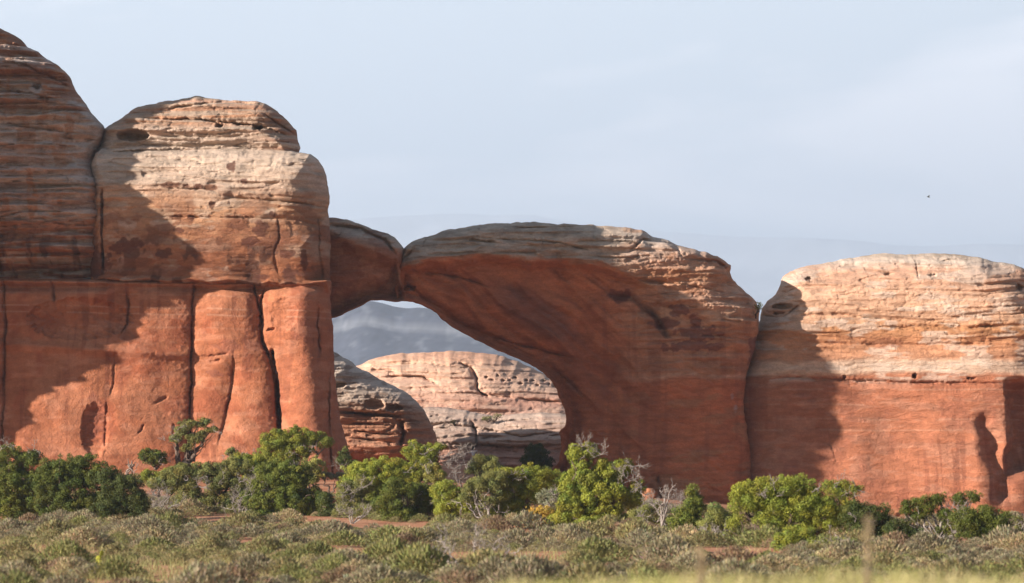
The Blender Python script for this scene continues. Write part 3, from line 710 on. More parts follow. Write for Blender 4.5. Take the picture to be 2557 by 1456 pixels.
mesa_strip('mountain', [(-26000, 900), (-13000, 2000)] + cr_([(0, 600), (500, 575), (820, 552), (880, 545), (950, 540), (1050, 534), (1140, 531), (1240, 535), (1330, 534), (1400, 550), (1500, 565), (1600, 572), (1840, 590), (2000, 592), (2150, 600), (2220, 611), (2330, 612), (2450, 606), (2556, 609)], 42000) + [(13000, 2000), (26000, 1000)],
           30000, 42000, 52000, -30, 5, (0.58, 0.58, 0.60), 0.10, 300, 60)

# ------------------------------------------------------------------ haze
hb = 3000.0
hv = [(-40000, -300, -120), (40000, -300, -120), (40000, 56000, -120), (-40000, 56000, -120), (-40000, -300, hb), (40000, -300, hb), (40000, 56000, hb), (-40000, 56000, hb)]
mh = bpy.data.materials.new('haze'); mh.use_nodes = True
th = mh.node_tree; th.nodes.clear()
oh = th.nodes.new('ShaderNodeOutputMaterial'); pv = th.nodes.new('ShaderNodeVolumePrincipled')
pv.inputs['Color'].default_value = (0.66, 0.80, 0.97, 1)
pv.inputs['Density'].default_value = 6.5e-5
pv.inputs['Anisotropy'].default_value = 0.2
th.links.new(pv.outputs['Volume'], oh.inputs['Volume'])
haze = mesh_obj('haze', hv, [(3, 2, 1, 0), (4, 5, 6, 7), (0, 1, 5, 4), (1, 2, 6, 5), (2, 3, 7, 6), (3, 0, 4, 7)], mh)
tag(haze, kind='stuff')

# ------------------------------------------------------------------ vegetation builders
def tube(pts, r0, r1, n=6, wob=0.0):
    """tapered tube along points -> verts, faces"""
    pts = np.asarray(pts, float); m = len(pts)
    V = []; 
    for i in range(m):
        a = pts[min(i + 1, m - 1)] - pts[max(i - 1, 0)]
        a = a / (np.linalg.norm(a) + 1e-9)
        u = np.cross(a, (0.3, 1, 0.1)); u /= np.linalg.norm(u) + 1e-9; v = np.cross(a, u)
        r = r0 + (r1 - r0) * i / (m - 1)
        for k in range(n):
            th = 2 * math.pi * k / n
            V.append(pts[i] + r * (1 + wob * math.sin(3 * th + i)) * (math.cos(th) * u + math.sin(th) * v))
    F = [(i * n + k, i * n + (k + 1) % n, (i + 1) * n + (k + 1) % n, (i + 1) * n + k) for i in range(m - 1) for k in range(n)]
    return V, F
class Bag:
    def __init__(s): s.v = []; s.f = []
    def add(s, V, F):
        o = len(s.v); s.v.extend(V); s.f.extend([tuple(i + o for i in f) for f in F])
def wander(a, b, m, amp, rng, sag=0.0):
    a = np.asarray(a, float); b = np.asarray(b, float); L = np.linalg.norm(b - a)
    P = [a + (b - a) * t for t in np.linspace(0, 1, m)]
    off = np.zeros(3)
    for i in range(1, m):
        off = off * 0.6 + rng.normal(0, amp * L / m, 3)
        w = math.sin(math.pi * i / (m - 1)) if i < m - 1 else 0
        P[i] = P[i] + off * (w + .15) + np.array((0, 0, -sag * math.sin(math.pi * i / (m - 1)) * L))
    return P
def twigs(bag, start, direction, length, depth, rng, r=0.02, spread=0.7):
    d = np.asarray(direction, float); d /= np.linalg.norm(d)
    end = np.asarray(start) + d * length
    P = wander(start, end, 5, 0.45, rng)
    bag.add(*tube(P, r, r * 0.45, 4))
    if depth > 0:
        for k in range(rng.integers(2, 5)):
            t = rng.uniform(0.3, 1.0); i = min(int(t * 4), 3)
            p = P[i] + (P[i + 1] - P[i]) * (t * 4 - i)
            nd = d + rng.normal(0, spread, 3); nd[2] += 0.1
            twigs(bag, p, nd, length * rng.uniform(0.45, 0.75), depth - 1, rng, r * 0.6, spread)

def leaf_cloud(centres, radii, n_per, size, rng, cols, flat=0.85, jit=0.42, up=0.0):
    """leaf triangles on the shells of many small clumps"""
    V = []; C = []
    for c, r, col in zip(centres, radii, cols):
        n = max(6, int(n_per * (r / 0.3) ** 2))
        d = rng.normal(0, 1, (n, 3)); d[:, 2] += 0.25; d /= np.linalg.norm(d, axis=1)[:, None]
        p = c + d * (r * rng.uniform(0.55, 1.08, n) ** 0.8)[:, None] * np.array([1, 1, flat])
        nn = d + rng.normal(0, jit, (n, 3)); nn[:, 2] += up; nn /= np.linalg.norm(nn, axis=1)[:, None]
        a = d * .55 + np.array([0, 0, .75]) + rng.normal(0, .45, (n, 3))
        a = a - nn * (a * nn).sum(1)[:, None] * .75; a /= np.linalg.norm(a, axis=1)[:, None]
        b = np.cross(nn, a); b /= np.linalg.norm(b, axis=1)[:, None] + 1e-6
        s = size * rng.uniform(0.6, 1.4, n)[:, None]
        tri = np.stack([p + a * s * 1.7, p - b * s * .48, p + b * s * .48], 1)
        V.append(tri.reshape(-1, 3))
        cc = np.asarray(col)[None] * rng.uniform(0.8, 1.2, (n, 1))
        C.append(np.repeat(cc, 3, 0))
    V = np.concatenate(V); C = np.concatenate(C)
    return V, np.arange(len(V)).reshape(-1, 3), C
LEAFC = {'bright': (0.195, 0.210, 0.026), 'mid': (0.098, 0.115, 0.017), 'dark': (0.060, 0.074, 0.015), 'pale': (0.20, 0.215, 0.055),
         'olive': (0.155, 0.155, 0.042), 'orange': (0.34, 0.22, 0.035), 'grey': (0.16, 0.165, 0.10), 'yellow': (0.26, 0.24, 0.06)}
def foliage(blobs, Y, kind, rng, clump=0.34, dens=2.4, leaf=0.043, nper=270, fill=0.9, depth=0.9):
    cen = []; rad = []; cols = []
    base = np.array(LEAFC[kind]); k = K * Y
    for bl in blobs:
        cx, cy, rx, ry = bl[:4]; dy = bl[4] if len(bl) > 4 else 0.0
        c = np.array([(cx - CX) * k, Y + dy, EYE + (HY - cy) * k]); R = np.array([rx * k * 1.14, min(rx, ry * 1.3) * k * depth, ry * k * 1.1])
        n = max(3, int(dens * 3.2 * (R[0] * R[2] + R[0] * R[1] + R[1] * R[2]) / (3 * clump * clump)))
        d = rng.normal(0, 1, (n, 3)); d /= np.linalg.norm(d, axis=1)[:, None]
        rr = rng.uniform(0.15, 1.0, n) ** 0.45
        r = clump * rng.uniform(0.55, 1.25, n)
        out_ = rng.random(n) < .22; rr = np.where(out_, rng.uniform(1.0, 1.3, n), rr); r = np.where(out_, r * .55, r)
        P = c + d * rr[:, None] * np.maximum(R - clump * .25, R * .6)
        # gaps: drop clumps in random pockets
        g = vn(P[:, 0] * 1.1, P[:, 2] * 1.3, 3) * .6 + vn(P[:, 1] * 1.2, P[:, 2] * 1.1, 5) * .4
        keep = g > (1 - fill * .92) * 0.85
        P = P[keep]; r = r[keep]
        hue = rng.normal(0, 0.10, (len(P), 1)) * np.array([1.2, 0.3, -.4]) + rng.normal(0, 0.16, (len(P), 1))
        cen.append(P); rad.append(r); cols.append(base * np.clip(1 + hue, 0.45, 1.7))
    cen = np.concatenate(cen); rad = np.concatenate(rad); cols = np.concatenate(cols)
    return leaf_cloud(cen, rad, nper, leaf * (Y / 230.0) ** 0.5, rng, cols)
def juniper(label, Y, bx, blobs, kind='mid', dead=0, seed=0, name='juniper_tree', bark=None, stems=1, trunk_r=0.11, cat='juniper tree', group=None, dead_at=None, by=None, **kw):
    rng = np.random.default_rng(seed + 100)
    X = px2x(bx, Y); z0 = gz(X, Y) - 0.08 if by is None else py2z(by, Y)
    root = tag(empty(name, (X, Y, z0)), label, cat, group)
    V, F, C = foliage(blobs, Y, kind, rng, **kw)
    mesh_obj('crown', V, F, M_LEAF, root, col=C)
    b = Bag(); k = K * Y
    base = np.array([X, Y, z0])
    for bl in blobs:
        cx, cy, rx, ry = bl[:4]; dy = bl[4] if len(bl) > 4 else 0
        top = np.array([(cx - CX) * k, Y + dy, EYE + (HY - cy - ry * 0.1) * k])
        st = base + np.array([rng.uniform(-.25, .25) * stems, rng.uniform(-.2, .2), 0])
        P = wander(st, top, 8, 0.55, rng, 0.04)
        b.add(*tube(P, trunk_r * rng.uniform(.8, 1.2), 0.03, 6, 0.15))
        for q in range(4):
            i = rng.integers(3, 7)
            e = top + rng.normal(0, .5, 3) * np.array([rx * k, ry * k, ry * k])
            b.add(*tube(wander(P[i], e, 5, .5, rng), 0.04, 0.012, 4))
    mesh_obj('trunk', b.v, b.f, bark or M_BARK, root, smooth=True)
    if dead:
        spots = dead_at or [(bl[0] + rng.uniform(-.6, .6) * bl[2], bl[1] + rng.uniform(-.5, .6) * bl[3]) for bl in blobs for _ in range(2)]
        for q in range(dead):
            sx, sy = spots[q % len(spots)]
            p = np.array([(sx - CX) * k, Y - rng.uniform(0.1, .9), EYE + (HY - sy) * k])
            dr = rng.normal(0, 1, 3) * np.array([1, .5, .7]) + np.array([0, -.3, .35])
            b = Bag(); twigs(b, p, dr, rng.uniform(.35, .7), 2, rng, 0.022)
            mesh_obj('dead_branch', b.v, b.f, M_DEAD, root, smooth=True)
    return root
def dead_shrub(label, Y, spots, seed, name='dead_shrub', mat=None, size=.6, n=14, r=.02, group=None, up=.8, cat='dead shrub', depth=3):
    rng = np.random.default_rng(seed + 500); k = K * Y
    X = px2x(spots[0][0], Y)
    b = Bag()
    z0 = gz(X, Y)
    for q in range(n):
        sx, sy = spots[q % len(spots)]
        x = px2x(sx, Y) + rng.normal(0, .12); yy = Y + rng.normal(0, .3)
        z = max(gz(x, yy), py2z(sy, Y)) if sy else gz(x, yy)
        dr = rng.normal(0, .7, 3) + np.array([0, 0, up])
        b.add(*tube(wander((X, Y, z0 - .05), (x, yy, z), 5, .3, rng), r * 1.6, r, 5))
        twigs(b, np.array([x, yy, z]), dr, size * rng.uniform(.7, 1.2), depth, rng, r)
    o = mesh_obj(name, b.v, b.f, mat or M_DEAD, loc=(X, Y, z0), smooth=True)
    o_loc = np.array(o.location)
    return tag(o, label, cat, group)

# ---- junipers and shrubs under the rocks, left to right
J = juniper
J('tall dark juniper with a greyish dead tip at the left edge of the photo', 236, 30, [(28, 1150, 34, 34), (72, 1142, 28, 22), (30, 1210, 60, 50), (90, 1225, 46, 50), (30, 1265, 60, 30)], 'mid', 10, 1, dead_at=[(8, 1120), (25, 1118), (85, 1125)])
J('wide dark green juniper with a flat top, second from the left edge', 232, 180, [(150, 1180, 50, 36), (215, 1175, 50, 36), (120, 1220, 40, 50), (190, 1235, 60, 55), (150, 1275, 60, 22), (245, 1265, 40, 30)], 'mid', 0, 2)
J('darkest round juniper at the right end of the left clump', 229, 300, [(275, 1205, 36, 34), (315, 1225, 40, 40), (335, 1265, 36, 34), (275, 1265, 40, 32)], 'dark', 0, 3)
J('small bright bush peeping over the ground left of the twisted juniper', 262, 390, [(372, 1190, 30, 14), (420, 1186, 24, 13)], 'bright', 0, 4, name='juniper_shrub', cat='juniper shrub')
J('stunted pale juniper full of bare grey branches below the twisted one', 246, 535, [(452, 1182, 44, 20), (520, 1178, 50, 22), (585, 1170, 40, 22), (600, 1225, 26, 22), (545, 1235, 30, 28), (470, 1225, 26, 26), (505, 1262, 32, 22), (420, 1200, 34, 20), (560, 1200, 40, 22), (580, 1262, 34, 24), (450, 1262, 26, 18)], 'olive', 34, 5, fill=.858, dead_at=[(520, 1190), (560, 1195), (600, 1205), (640, 1215), (470, 1200), (590, 1240), (625, 1240), (500, 1215), (640, 1180)])
J('bright green juniper in front of the second red pillar from the crack', 251, 610, [(600, 1160, 34, 22), (655, 1168, 44, 32), (640, 1200, 40, 30)], 'bright', 0, 6)
J('large dense juniper with a sunlit top below the flat topped tree', 240, 720, [(690, 1180, 46, 30), (730, 1195, 44, 44), (660, 1240, 44, 44), (720, 1250, 60, 50), (780, 1260, 40, 40), (640, 1285, 36, 24), (700, 1290, 50, 24), (770, 1290, 50, 26)], 'mid', 3, 7, dead_at=[(742, 1165)])
J('small dark cone shaped juniper touching the right of the dense one', 238, 810, [(812, 1255, 17, 26), (812, 1285, 22, 24)], 'dark', 0, 8)
# the twisted tree
tw = J('twisted old juniper with a leaning dark trunk against the red pillars', 287, 456, [(470, 1060, 22, 10), (500, 1057, 26, 10), (528, 1074, 16, 7), (450, 1078, 18, 10), (436, 1098, 12, 8), (484, 1098, 20, 14), (466, 1120, 12, 8), (503, 1086, 10, 9)], 'olive', 12, 9, by=1180, trunk_r=0.24, clump=.24, fill=.85, dead_at=[(430, 1095), (415, 1100), (445, 1075), (535, 1075), (425, 1140), (478, 1160)])
J('low side crown on a crooked limb left of the twisted juniper', 286, 395, [(382, 1142, 32, 17), (365, 1134, 14, 14), (400, 1150, 16, 12)], 'mid', 4, 10, by=1172, clump=.24, dead_at=[(335, 1178), (410, 1160)])
dead_shrub('dead forked snag leaning beside the low side crown', 284, [(318, 1184)], 11, 'dead_snag', M_TWIG, 1.1, 3, .09, None, 1.0, 'dead tree', 1)
J('juniper with a flat spreading crown against the last red pillar', 268, 752, [(695, 1098, 42, 22), (742, 1090, 40, 22), (785, 1097, 30, 17), (815, 1105, 16, 12), (690, 1128, 38, 24), (735, 1125, 40, 26), (715, 1150, 34, 18)], 'bright', 8, 12, trunk_r=.14, dead_at=[(760, 1125), (780, 1120), (740, 1130)], fill=.855)
J('yellowish green feathery bush under the flat spreading crown', 262, 785, [(782, 1170, 26, 26), (772, 1195, 22, 18)], 'yellow', 0, 13, name='desert_shrub', cat='shrub', clump=.24)
J('thin dark scrubby pine at the foot of the last red pillar', 282, 862, [(860, 1134, 12, 16), (862, 1152, 22, 10), (880, 1158, 14, 6)], 'dark', 5, 14, clump=.24, dead_at=[(855, 1165), (845, 1172)])
J('thin half bare sapling between the twisted and the flat topped junipers', 280, 585, [(580, 1130, 14, 10), (612, 1142, 16, 8)], 'olive', 8, 15, name='sapling', cat='sapling', clump=.18, dead_at=[(560, 1140), (580, 1140), (640, 1135), (600, 1140)])
dead_shrub('tangle of grey dead branches between the left dark clump and the stunted juniper', 243, [(385, 1250), (420, 1240), (450, 1260), (400, 1275), (430, 1280)], 16, n=26, size=.75, r=.018)
dead_shrub('arching bleached dead branches in front of the stunted pale juniper', 240, [(600, 1250), (630, 1240), (650, 1260), (590, 1270)], 17, n=16, size=.9, r=.024)
J('pale juniper wrapped in white dead twigs left of the arch opening trees', 236, 870, [(870, 1232, 30, 24), (890, 1265, 34, 24), (850, 1285, 22, 14), (905, 1215, 22, 22)], 'olive', 26, 18, fill=.8)
J('bright rounded juniper under the left foot of the arch', 250, 930, [(895, 1180, 34, 24), (945, 1172, 44, 26), (990, 1175, 30, 28), (920, 1210, 44, 26), (970, 1212, 34, 20), (880, 1215, 36, 26), (940, 1240, 50, 26)], 'bright', 6, 19)
J('light green juniper with a pointed top left of the hiker', 262, 1035, [(1035, 1125, 26, 22), (1075, 1130, 26, 18), (1050, 1155, 38, 22), (1100, 1118, 10, 8), (1030, 1185, 40, 26), (1075, 1185, 30, 20)], 'bright', 6, 20)
J('deep green upright juniper in the front row below the arch', 230, 985, [(985, 1225, 26, 26), (975, 1262, 36, 34), (1020, 1225, 20, 18), (1000, 1290, 40, 16)], 'mid', 0, 21)
J('shaded round juniper beside the deep green upright one', 231, 1060, [(1050, 1235, 34, 26), (1075, 1255, 32, 26), (1040, 1275, 30, 22)], 'mid', 2, 22)
J('small yellow green bush with turning leaves below the half dead juniper', 248, 1075, [(1075, 1180, 18, 20), (1092, 1195, 16, 12)], 'yellow', 2, 23, name='desert_shrub', cat='shrub', clump=.24)
J('half dead juniper with a gnarled brown double trunk under the arch', 256, 1145, [(1203, 1149, 16, 9), (1232, 1155, 20, 14), (1210, 1172, 28, 18), (1178, 1168, 16, 12), (1240, 1180, 26, 20)], 'olive', 44, 24, trunk_r=.15, fill=.85, dead_at=[(1130, 1150), (1145, 1135), (1160, 1160), (1120, 1170), (1110, 1140), (1150, 1180), (1170, 1130), (1140, 1200)])
J('low bushy juniper with bright tips in the front row right of the shaded one', 229, 1130, [(1120, 1250, 36, 24), (1165, 1262, 34, 24), (1110, 1280, 30, 14), (1150, 1285, 30, 14), (1110, 1225, 34, 22), (1160, 1235, 34, 22)], 'bright', 4, 25)
J('juniper with a pale leaning trunk showing in the front row', 227, 1213, [(1190, 1215, 34, 20), (1240, 1200, 30, 22), (1170, 1240, 22, 18), (1225, 1235, 28, 26)], 'olive', 14, 26, bark=M_DEAD, trunk_r=.09, dead_at=[(1210, 1270), (1190, 1262), (1240, 1280), (1150, 1255), (1225, 1290)])
J('bright bushy juniper just right of the pale leaning trunk', 228, 1295, [(1270, 1195, 36, 24), (1320, 1185, 40, 24), (1275, 1235, 40, 36), (1330, 1225, 34, 30), (1290, 1270, 34, 24), (1365, 1195, 30, 22), (1255, 1280, 30, 20)], 'bright', 6, 27)
J('small green juniper crown below the right foot of the arch', 262, 1365, [(1350, 1190, 28, 16), (1385, 1200, 24, 18), (1375, 1225, 34, 24)], 'bright', 0, 28)
J('round blue green juniper standing alone in the arch opening', 318, 1340, [(1338, 1132, 24, 20), (1325, 1152, 22, 18), (1355, 1152, 22, 20), (1340, 1165, 26, 14)], 'dark', 0, 29, clump=.3, by=1182)
J('orange and yellow autumn bush at the edge of the sage', 212, 1345, [(1330, 1290, 22, 20), (1360, 1285, 24, 20), (1345, 1305, 32, 14)], 'orange', 0, 30, name='autumn_shrub', cat='shrub', clump=.16)
J('grey green half bare bush behind the autumn bush', 220, 1385, [(1370, 1245, 26, 22), (1405, 1250, 24, 24)], 'grey', 16, 31, name='desert_shrub', cat='shrub', fill=.858)
J('tallest light green juniper with dead grey tips in front of the arch leg', 205, 1480, [(1445, 1145, 26, 30), (1475, 1130, 22, 18), (1500, 1190, 50, 36), (1545, 1170, 26, 20), (1440, 1210, 44, 40), (1500, 1245, 70, 44), (1575, 1235, 30, 34), (1440, 1280, 50, 40), (1510, 1295, 56, 34), (1400, 1300, 26, 20)], 'bright', 50, 32, trunk_r=.14, fill=.8, leaf=.055,
  dead_at=[(1465, 1125), (1500, 1135), (1580, 1165), (1590, 1190), (1600, 1215), (1570, 1200), (1555, 1185), (1450, 1115), (1610, 1235)])
J('bright low juniper bush tucked under the tallest light green one', 196, 1490, [(1470, 1312, 36, 20), (1520, 1318, 24, 16), (1395, 1320, 22, 14)], 'bright', 0, 33, name='juniper_shrub', cat='juniper shrub')
J('sparse low juniper under the grey snag', 196, 1640, [(1605, 1290, 26, 26), (1650, 1305, 30, 22), (1625, 1265, 20, 14)], 'olive', 16, 34, fill=.858)
dead_shrub('pale dead snag standing left of the cone shaped juniper', 193, [(1655, 1290), (1660, 1270)], 35, 'dead_snag', M_DEAD, .95, 5, .045, None, 1.6, 'dead tree', 3)
dead_shrub('fuzzy grey leafless brush behind the cone shaped juniper', 232, [(1690, 1270), (1710, 1262), (1730, 1270)], 36, n=26, size=.8, r=.012, up=1.2)
J('narrow cone shaped bright juniper, the only pointed one', 186, 1715, [(1732, 1230, 14, 16), (1730, 1255, 24, 22), (1718, 1285, 34, 26), (1705, 1310, 34, 22), (1740, 1305, 26, 26)], 'mid', 0, 37, clump=.28)
J('pale green juniper joining the cone shaped one to the huge round one', 178, 1790, [(1790, 1285, 28, 26), (1780, 1315, 34, 28), (1825, 1310, 26, 36)], 'pale', 0, 38, clump=.28)
dead_shrub('curled white dead branches at the foot of the pale green juniper', 172, [(1770, 1345), (1785, 1340), (1800, 1350)], 39, n=9, size=.6, r=.03)
J('huge round topped juniper, the biggest in the photo', 168, 1960, [(1880, 1235, 50, 34), (1935, 1222, 56, 30), (2000, 1222, 50, 28), (1865, 1275, 40, 34), (1920, 1270, 50, 36), (1990, 1265, 60, 40), (2050, 1245, 40, 28), (1850, 1320, 36, 30), (1910, 1320, 44, 34), (1980, 1315, 50, 34), (2050, 1295, 50, 40), (2100, 1285, 36, 36)], 'bright', 6, 40, trunk_r=.16, clump=.30, leaf=.042, fill=.78)
J('thin juniper branches reaching out behind the huge round one', 176, 2120, [(2095, 1215, 26, 14), (2128, 1222, 24, 14), (2110, 1240, 26, 12), (2068, 1208, 14, 8)], 'bright', 6, 41, clump=.24, fill=.85)
J('very dark shadowed juniper at the right side of the huge round one', 165, 2165, [(2130, 1290, 30, 34), (2165, 1290, 34, 30), (2195, 1315, 28, 30), (2150, 1335, 40, 30), (2205, 1285, 14, 22), (2190, 1360, 30, 22)], 'dark', 3, 42, clump=.28)  # shade on the big tree's right side is put into the dark leaf colour
J('bright low juniper in front of the huge round one', 158, 1985, [(1970, 1340, 34, 22), (2010, 1345, 30, 26), (1960, 1365, 30, 16)], 'bright', 0, 43, name='juniper_shrub', cat='juniper shrub', clump=.24)
J('second bright low juniper with bare twigs in front of the dark one', 155, 2070, [(2060, 1362, 30, 22), (2105, 1365, 28, 20), (2080, 1380, 34, 12)], 'pale', 12, 44, name='juniper_shrub', cat='juniper shrub', clump=.24)
J('dark compact juniper alone between the big one and the forked one', 162, 2262, [(2245, 1325, 30, 24), (2275, 1335, 28, 24), (2250, 1360, 40, 26), (2290, 1365, 20, 20), (2215, 1370, 20, 24)], 'dark', 0, 45, clump=.28)
J('forked open juniper with pale limbs near the right edge', 176, 2370, [(2275, 1258, 24, 12), (2310, 1262, 26, 22), (2345, 1248, 24, 14), (2390, 1255, 28, 16), (2425, 1240, 20, 14), (2300, 1290, 26, 16), (2260, 1275, 18, 8), (2360, 1285, 18, 16), (2355, 1320, 26, 14)], 'mid', 10, 46, bark=M_DEAD, trunk_r=.10, clump=.24, fill=.855, dead_at=[(2385, 1290), (2365, 1310), (2400, 1280)])
J('dense low juniper at the right edge of the photo', 168, 2440, [(2410, 1290, 36, 20), (2450, 1285, 28, 20), (2490, 1300, 36, 26), (2420, 1325, 44, 26), (2480, 1335, 50, 26), (2530, 1345, 26, 20)], 'mid', 0, 47, clump=.28)
J('slim half dead bush cut by the right edge of the photo', 175, 2548, [(2545, 1310, 14, 20), (2552, 1340, 14, 16)], 'olive', 8, 48, name='desert_shrub', cat='shrub', clump=.18)
J('small rounded shrub wedged in the notch between arch and butte', 316, 1893, [(1893, 760, 8, 7), (1892, 770, 8, 7)], 'mid', 0, 49, name='desert_shrub', cat='shrub', clump=.15, by=795, nper=40)
J('small dark bush growing on the slickrock behind the arch', 349, 1228, [(1222, 1044, 16, 5), (1245, 1038, 10, 4), (1210, 1048, 8, 4)], 'olive', 0, 50, name='desert_shrub', cat='shrub', clump=.13, by=1052, nper=40)
J('tiny tuft on the slickrock left of the crack behind the arch', 345, 1131, [(1131, 1054, 7, 6)], 'olive', 0, 51, name='desert_shrub', cat='shrub', clump=.12, by=1062, nper=40)
J('pale rounded sage clump on the red bank below the last pillar', 270, 820, [(805, 1188, 26, 9), (845, 1190, 22, 9)], 'grey', 0, 52, name='desert_shrub', cat='shrub', clump=.16)
J('low olive scrub in front of the twisted juniper', 252, 395, [(395, 1210, 26, 14), (430, 1222, 20, 12)], 'olive', 6, 53, name='desert_shrub', cat='shrub', clump=.24)
dead_shrub('grey dead branches at the foot of the pale twig wrapped juniper', 226, [(880, 1290), (910, 1285)], 54, n=8, size=.5, r=.02)
dead_shrub('bleached fallen dead tree spreading over the sage in the middle front', 126, [(1110, 1405), (1130, 1400), (1060, 1410), (1180, 1410), (1220, 1415)], 55, 'fallen_tree', M_DEAD, .85, 20, .03, None, .5, 'dead tree', 3)

# ---- sagebrush flat
def sage_mesh(seed, kind):
    rng = np.random.default_rng(seed + 900)
    base = {'silver': (0.24, 0.205, 0.125), 'olive': (0.235, 0.20, 0.09), 'brown': (0.22, 0.15, 0.09), 'green': (0.195, 0.19, 0.07), 'straw': (0.34, 0.27, 0.15)}[kind]
    n = 1500
    ph = rng.uniform(0, 2 * math.pi, n); u = rng.uniform(0, 1, n) ** .6; h = rng.uniform(0.15, 1, n)
    lob = 1 + .25 * np.sin(ph * 3 + seed) + .15 * np.sin(ph * 5 + 2 * seed)
    rad = u * np.sqrt(np.clip(1 - (h - .25) ** 2 * 1.3, .05, 1)) * lob
    p = np.stack([rad * np.cos(ph) * .5, rad * np.sin(ph) * .5, h * .42 * (1 - .35 * u ** 2)], -1)
    d = p * np.array([1.2, 1.2, 1.4]) + np.array([0, 0, .25]) + rng.normal(0, .16, (n, 3)); d /= np.linalg.norm(d, axis=1)[:, None]
    s = np.cross(d, rng.normal(0, 1, (n, 3))); s /= np.linalg.norm(s, axis=1)[:, None]
    ln = rng.uniform(.03, .085, n)[:, None]; w = rng.uniform(.010, .019, n)[:, None]
    q = np.stack([p - s * w, p + s * w, p + d * ln], 1).reshape(-1, 3)
    c = np.array(base) * rng.uniform(.7, 1.3, (n, 1)) * (1 + rng.normal(0, .08, (n, 3)))
    return q, np.arange(len(q)).reshape(-1, 3), np.repeat(np.clip(c, .02, .6), 3, 0)
SAGE_KINDS = ['silver', 'silver', 'olive', 'silver', 'brown', 'olive', 'green', 'straw']
SAGE_LABEL = {'silver': 'silvery grey rounded sagebrush on the open flat before the trees', 'olive': 'olive green rounded sagebrush on the open flat before the trees',
              'brown': 'brownish dry low bush on the open flat before the trees', 'green': 'fresh green low bush on the open flat before the trees',
              'straw': 'straw coloured dry grass clump on the open flat before the trees'}
SAGE = [sage_mesh(i, k) for i, k in enumerate(SAGE_KINDS)]
def edge_far(X):   # how far back the sage reaches
    return np.interp(X, [-35, -16, -5, 3, 9, 14, 20, 30], [206, 203, 197, 189, 172, 157, 132, 128])
rng = np.random.default_rng(42)
pts = []
tries = 0
grid = {}
while len(pts) < 2700 and tries < 60000:
    tries += 1
    Yp = rng.uniform(98, 262); hw = 0.1406 * Yp * 1.12
    Xp = rng.uniform(-hw, hw)
    lim = float(edge_far(Xp)) + rng.normal(0, 3)
    if Yp > lim and rng.random() > (.30 if Xp < 8 else .10): continue
    if Yp > lim and fbm(Xp * .2, Yp * .12, 3, 3) > .55: continue
    if fbm(Xp * .18, Yp * .10, 6, 3) > .565 : continue
    if any(((Xp - px2x(a, b)) / c) ** 2 + ((Yp - b) / d) ** 2 < 1 for a, b, c, d in ((2450, 131, 2.6, 5.5), (2330, 137, 1.6, 4), (790, 130, 1.0, 4.5), (225, 139, 1.0, 3), (1330, 187, 2.2, 7), (620, 121, 1.2, 3), (1000, 150, 1.0, 4), (60, 165, 1.2, 4), (1560, 136, .9, 4))): continue
    sz = float(np.clip(rng.lognormal(.22, .46), .5, 2.6))
    ck = (int(Xp // 1), int(Yp // 1.6)); 
    if any(math.hypot(Xp - a, (Yp - b2) * .7) < .36 * (sz + s2) for gxk in range(ck[0] - 1, ck[0] + 2) for gyk in range(ck[1] - 1, ck[1] + 2) for a, b2, s2 in grid.get((gxk, gyk), [])): continue
    grid.setdefault(ck, []).append((Xp, Yp, sz)); pts.append((Xp, Yp, sz))
pts.sort(key=lambda q: q[1] / q[2])
def kind_at(X, Y):
    g = fbm(X * .08, Y * .04, 4, 3)
    r = rng.random()
    if g > .62: return rng.choice([6, 2, 5, 7])
    return rng.choice([0, 1, 3, 2, 5, 4, 0, 1, 3, 2, 7]) if r < .9 else 6
protos = {}
n_ind = 0
RV, RF, RC = [], [], []; off = 0
for (Xp, Yp, sz) in pts:
    kx_ = int(kind_at(Xp, Yp)); z = gz(Xp, Yp) - .03; a = rng.uniform(0, 6.28)
    hs = sz * rng.uniform(.75, 1.15)
    infr = abs(Xp) < .1406 * Yp and (EYE - z) < (1456 - HY) * K * Yp + .4
    if n_ind < 296 and infr:
        if kx_ not in protos:
            V, F, C = SAGE[kx_]
            kd = SAGE_KINDS[kx_]
            o = mesh_obj({'straw': 'grass_clump'}.get(kd, 'sagebrush'), V, F, M_SAGE, loc=(0, 0, 0), col=C)
            tag(o, SAGE_LABEL[kd], 'grass clump' if kd == 'straw' else 'sagebrush', kd + ' clumps on the sage flat'); protos[kx_] = o
        else:
            o = protos[kx_].copy(); COL.objects.link(o)
        o.location = (Xp, Yp, z); o.rotation_euler = (0, 0, a); o.scale = (sz, sz, hs); n_ind += 1
    else:
        V, F, C = SAGE[kx_]
        m = slice(0, 3 * (1100 if Yp < 150 else 750))
        ca, sa = math.cos(a), math.sin(a); q = V[m]
        RV.append(np.stack([Xp + sz * (q[:, 0] * ca - q[:, 1] * sa), Yp + sz * (q[:, 0] * sa + q[:, 1] * ca), z + hs * q[:, 2]], -1))
        f = F[:m.stop // 3]; RF.append(f + off); off += len(q); RC.append(C[m] * rng.uniform(.85, 1.15))
o = mesh_obj('sagebrush_cover', np.concatenate(RV), np.concatenate(RF), M_SAGE, col=np.concatenate(RC))
tag(o, 'sea of small sagebrush receding across the flat to the trees', 'sagebrush', kind='stuff')

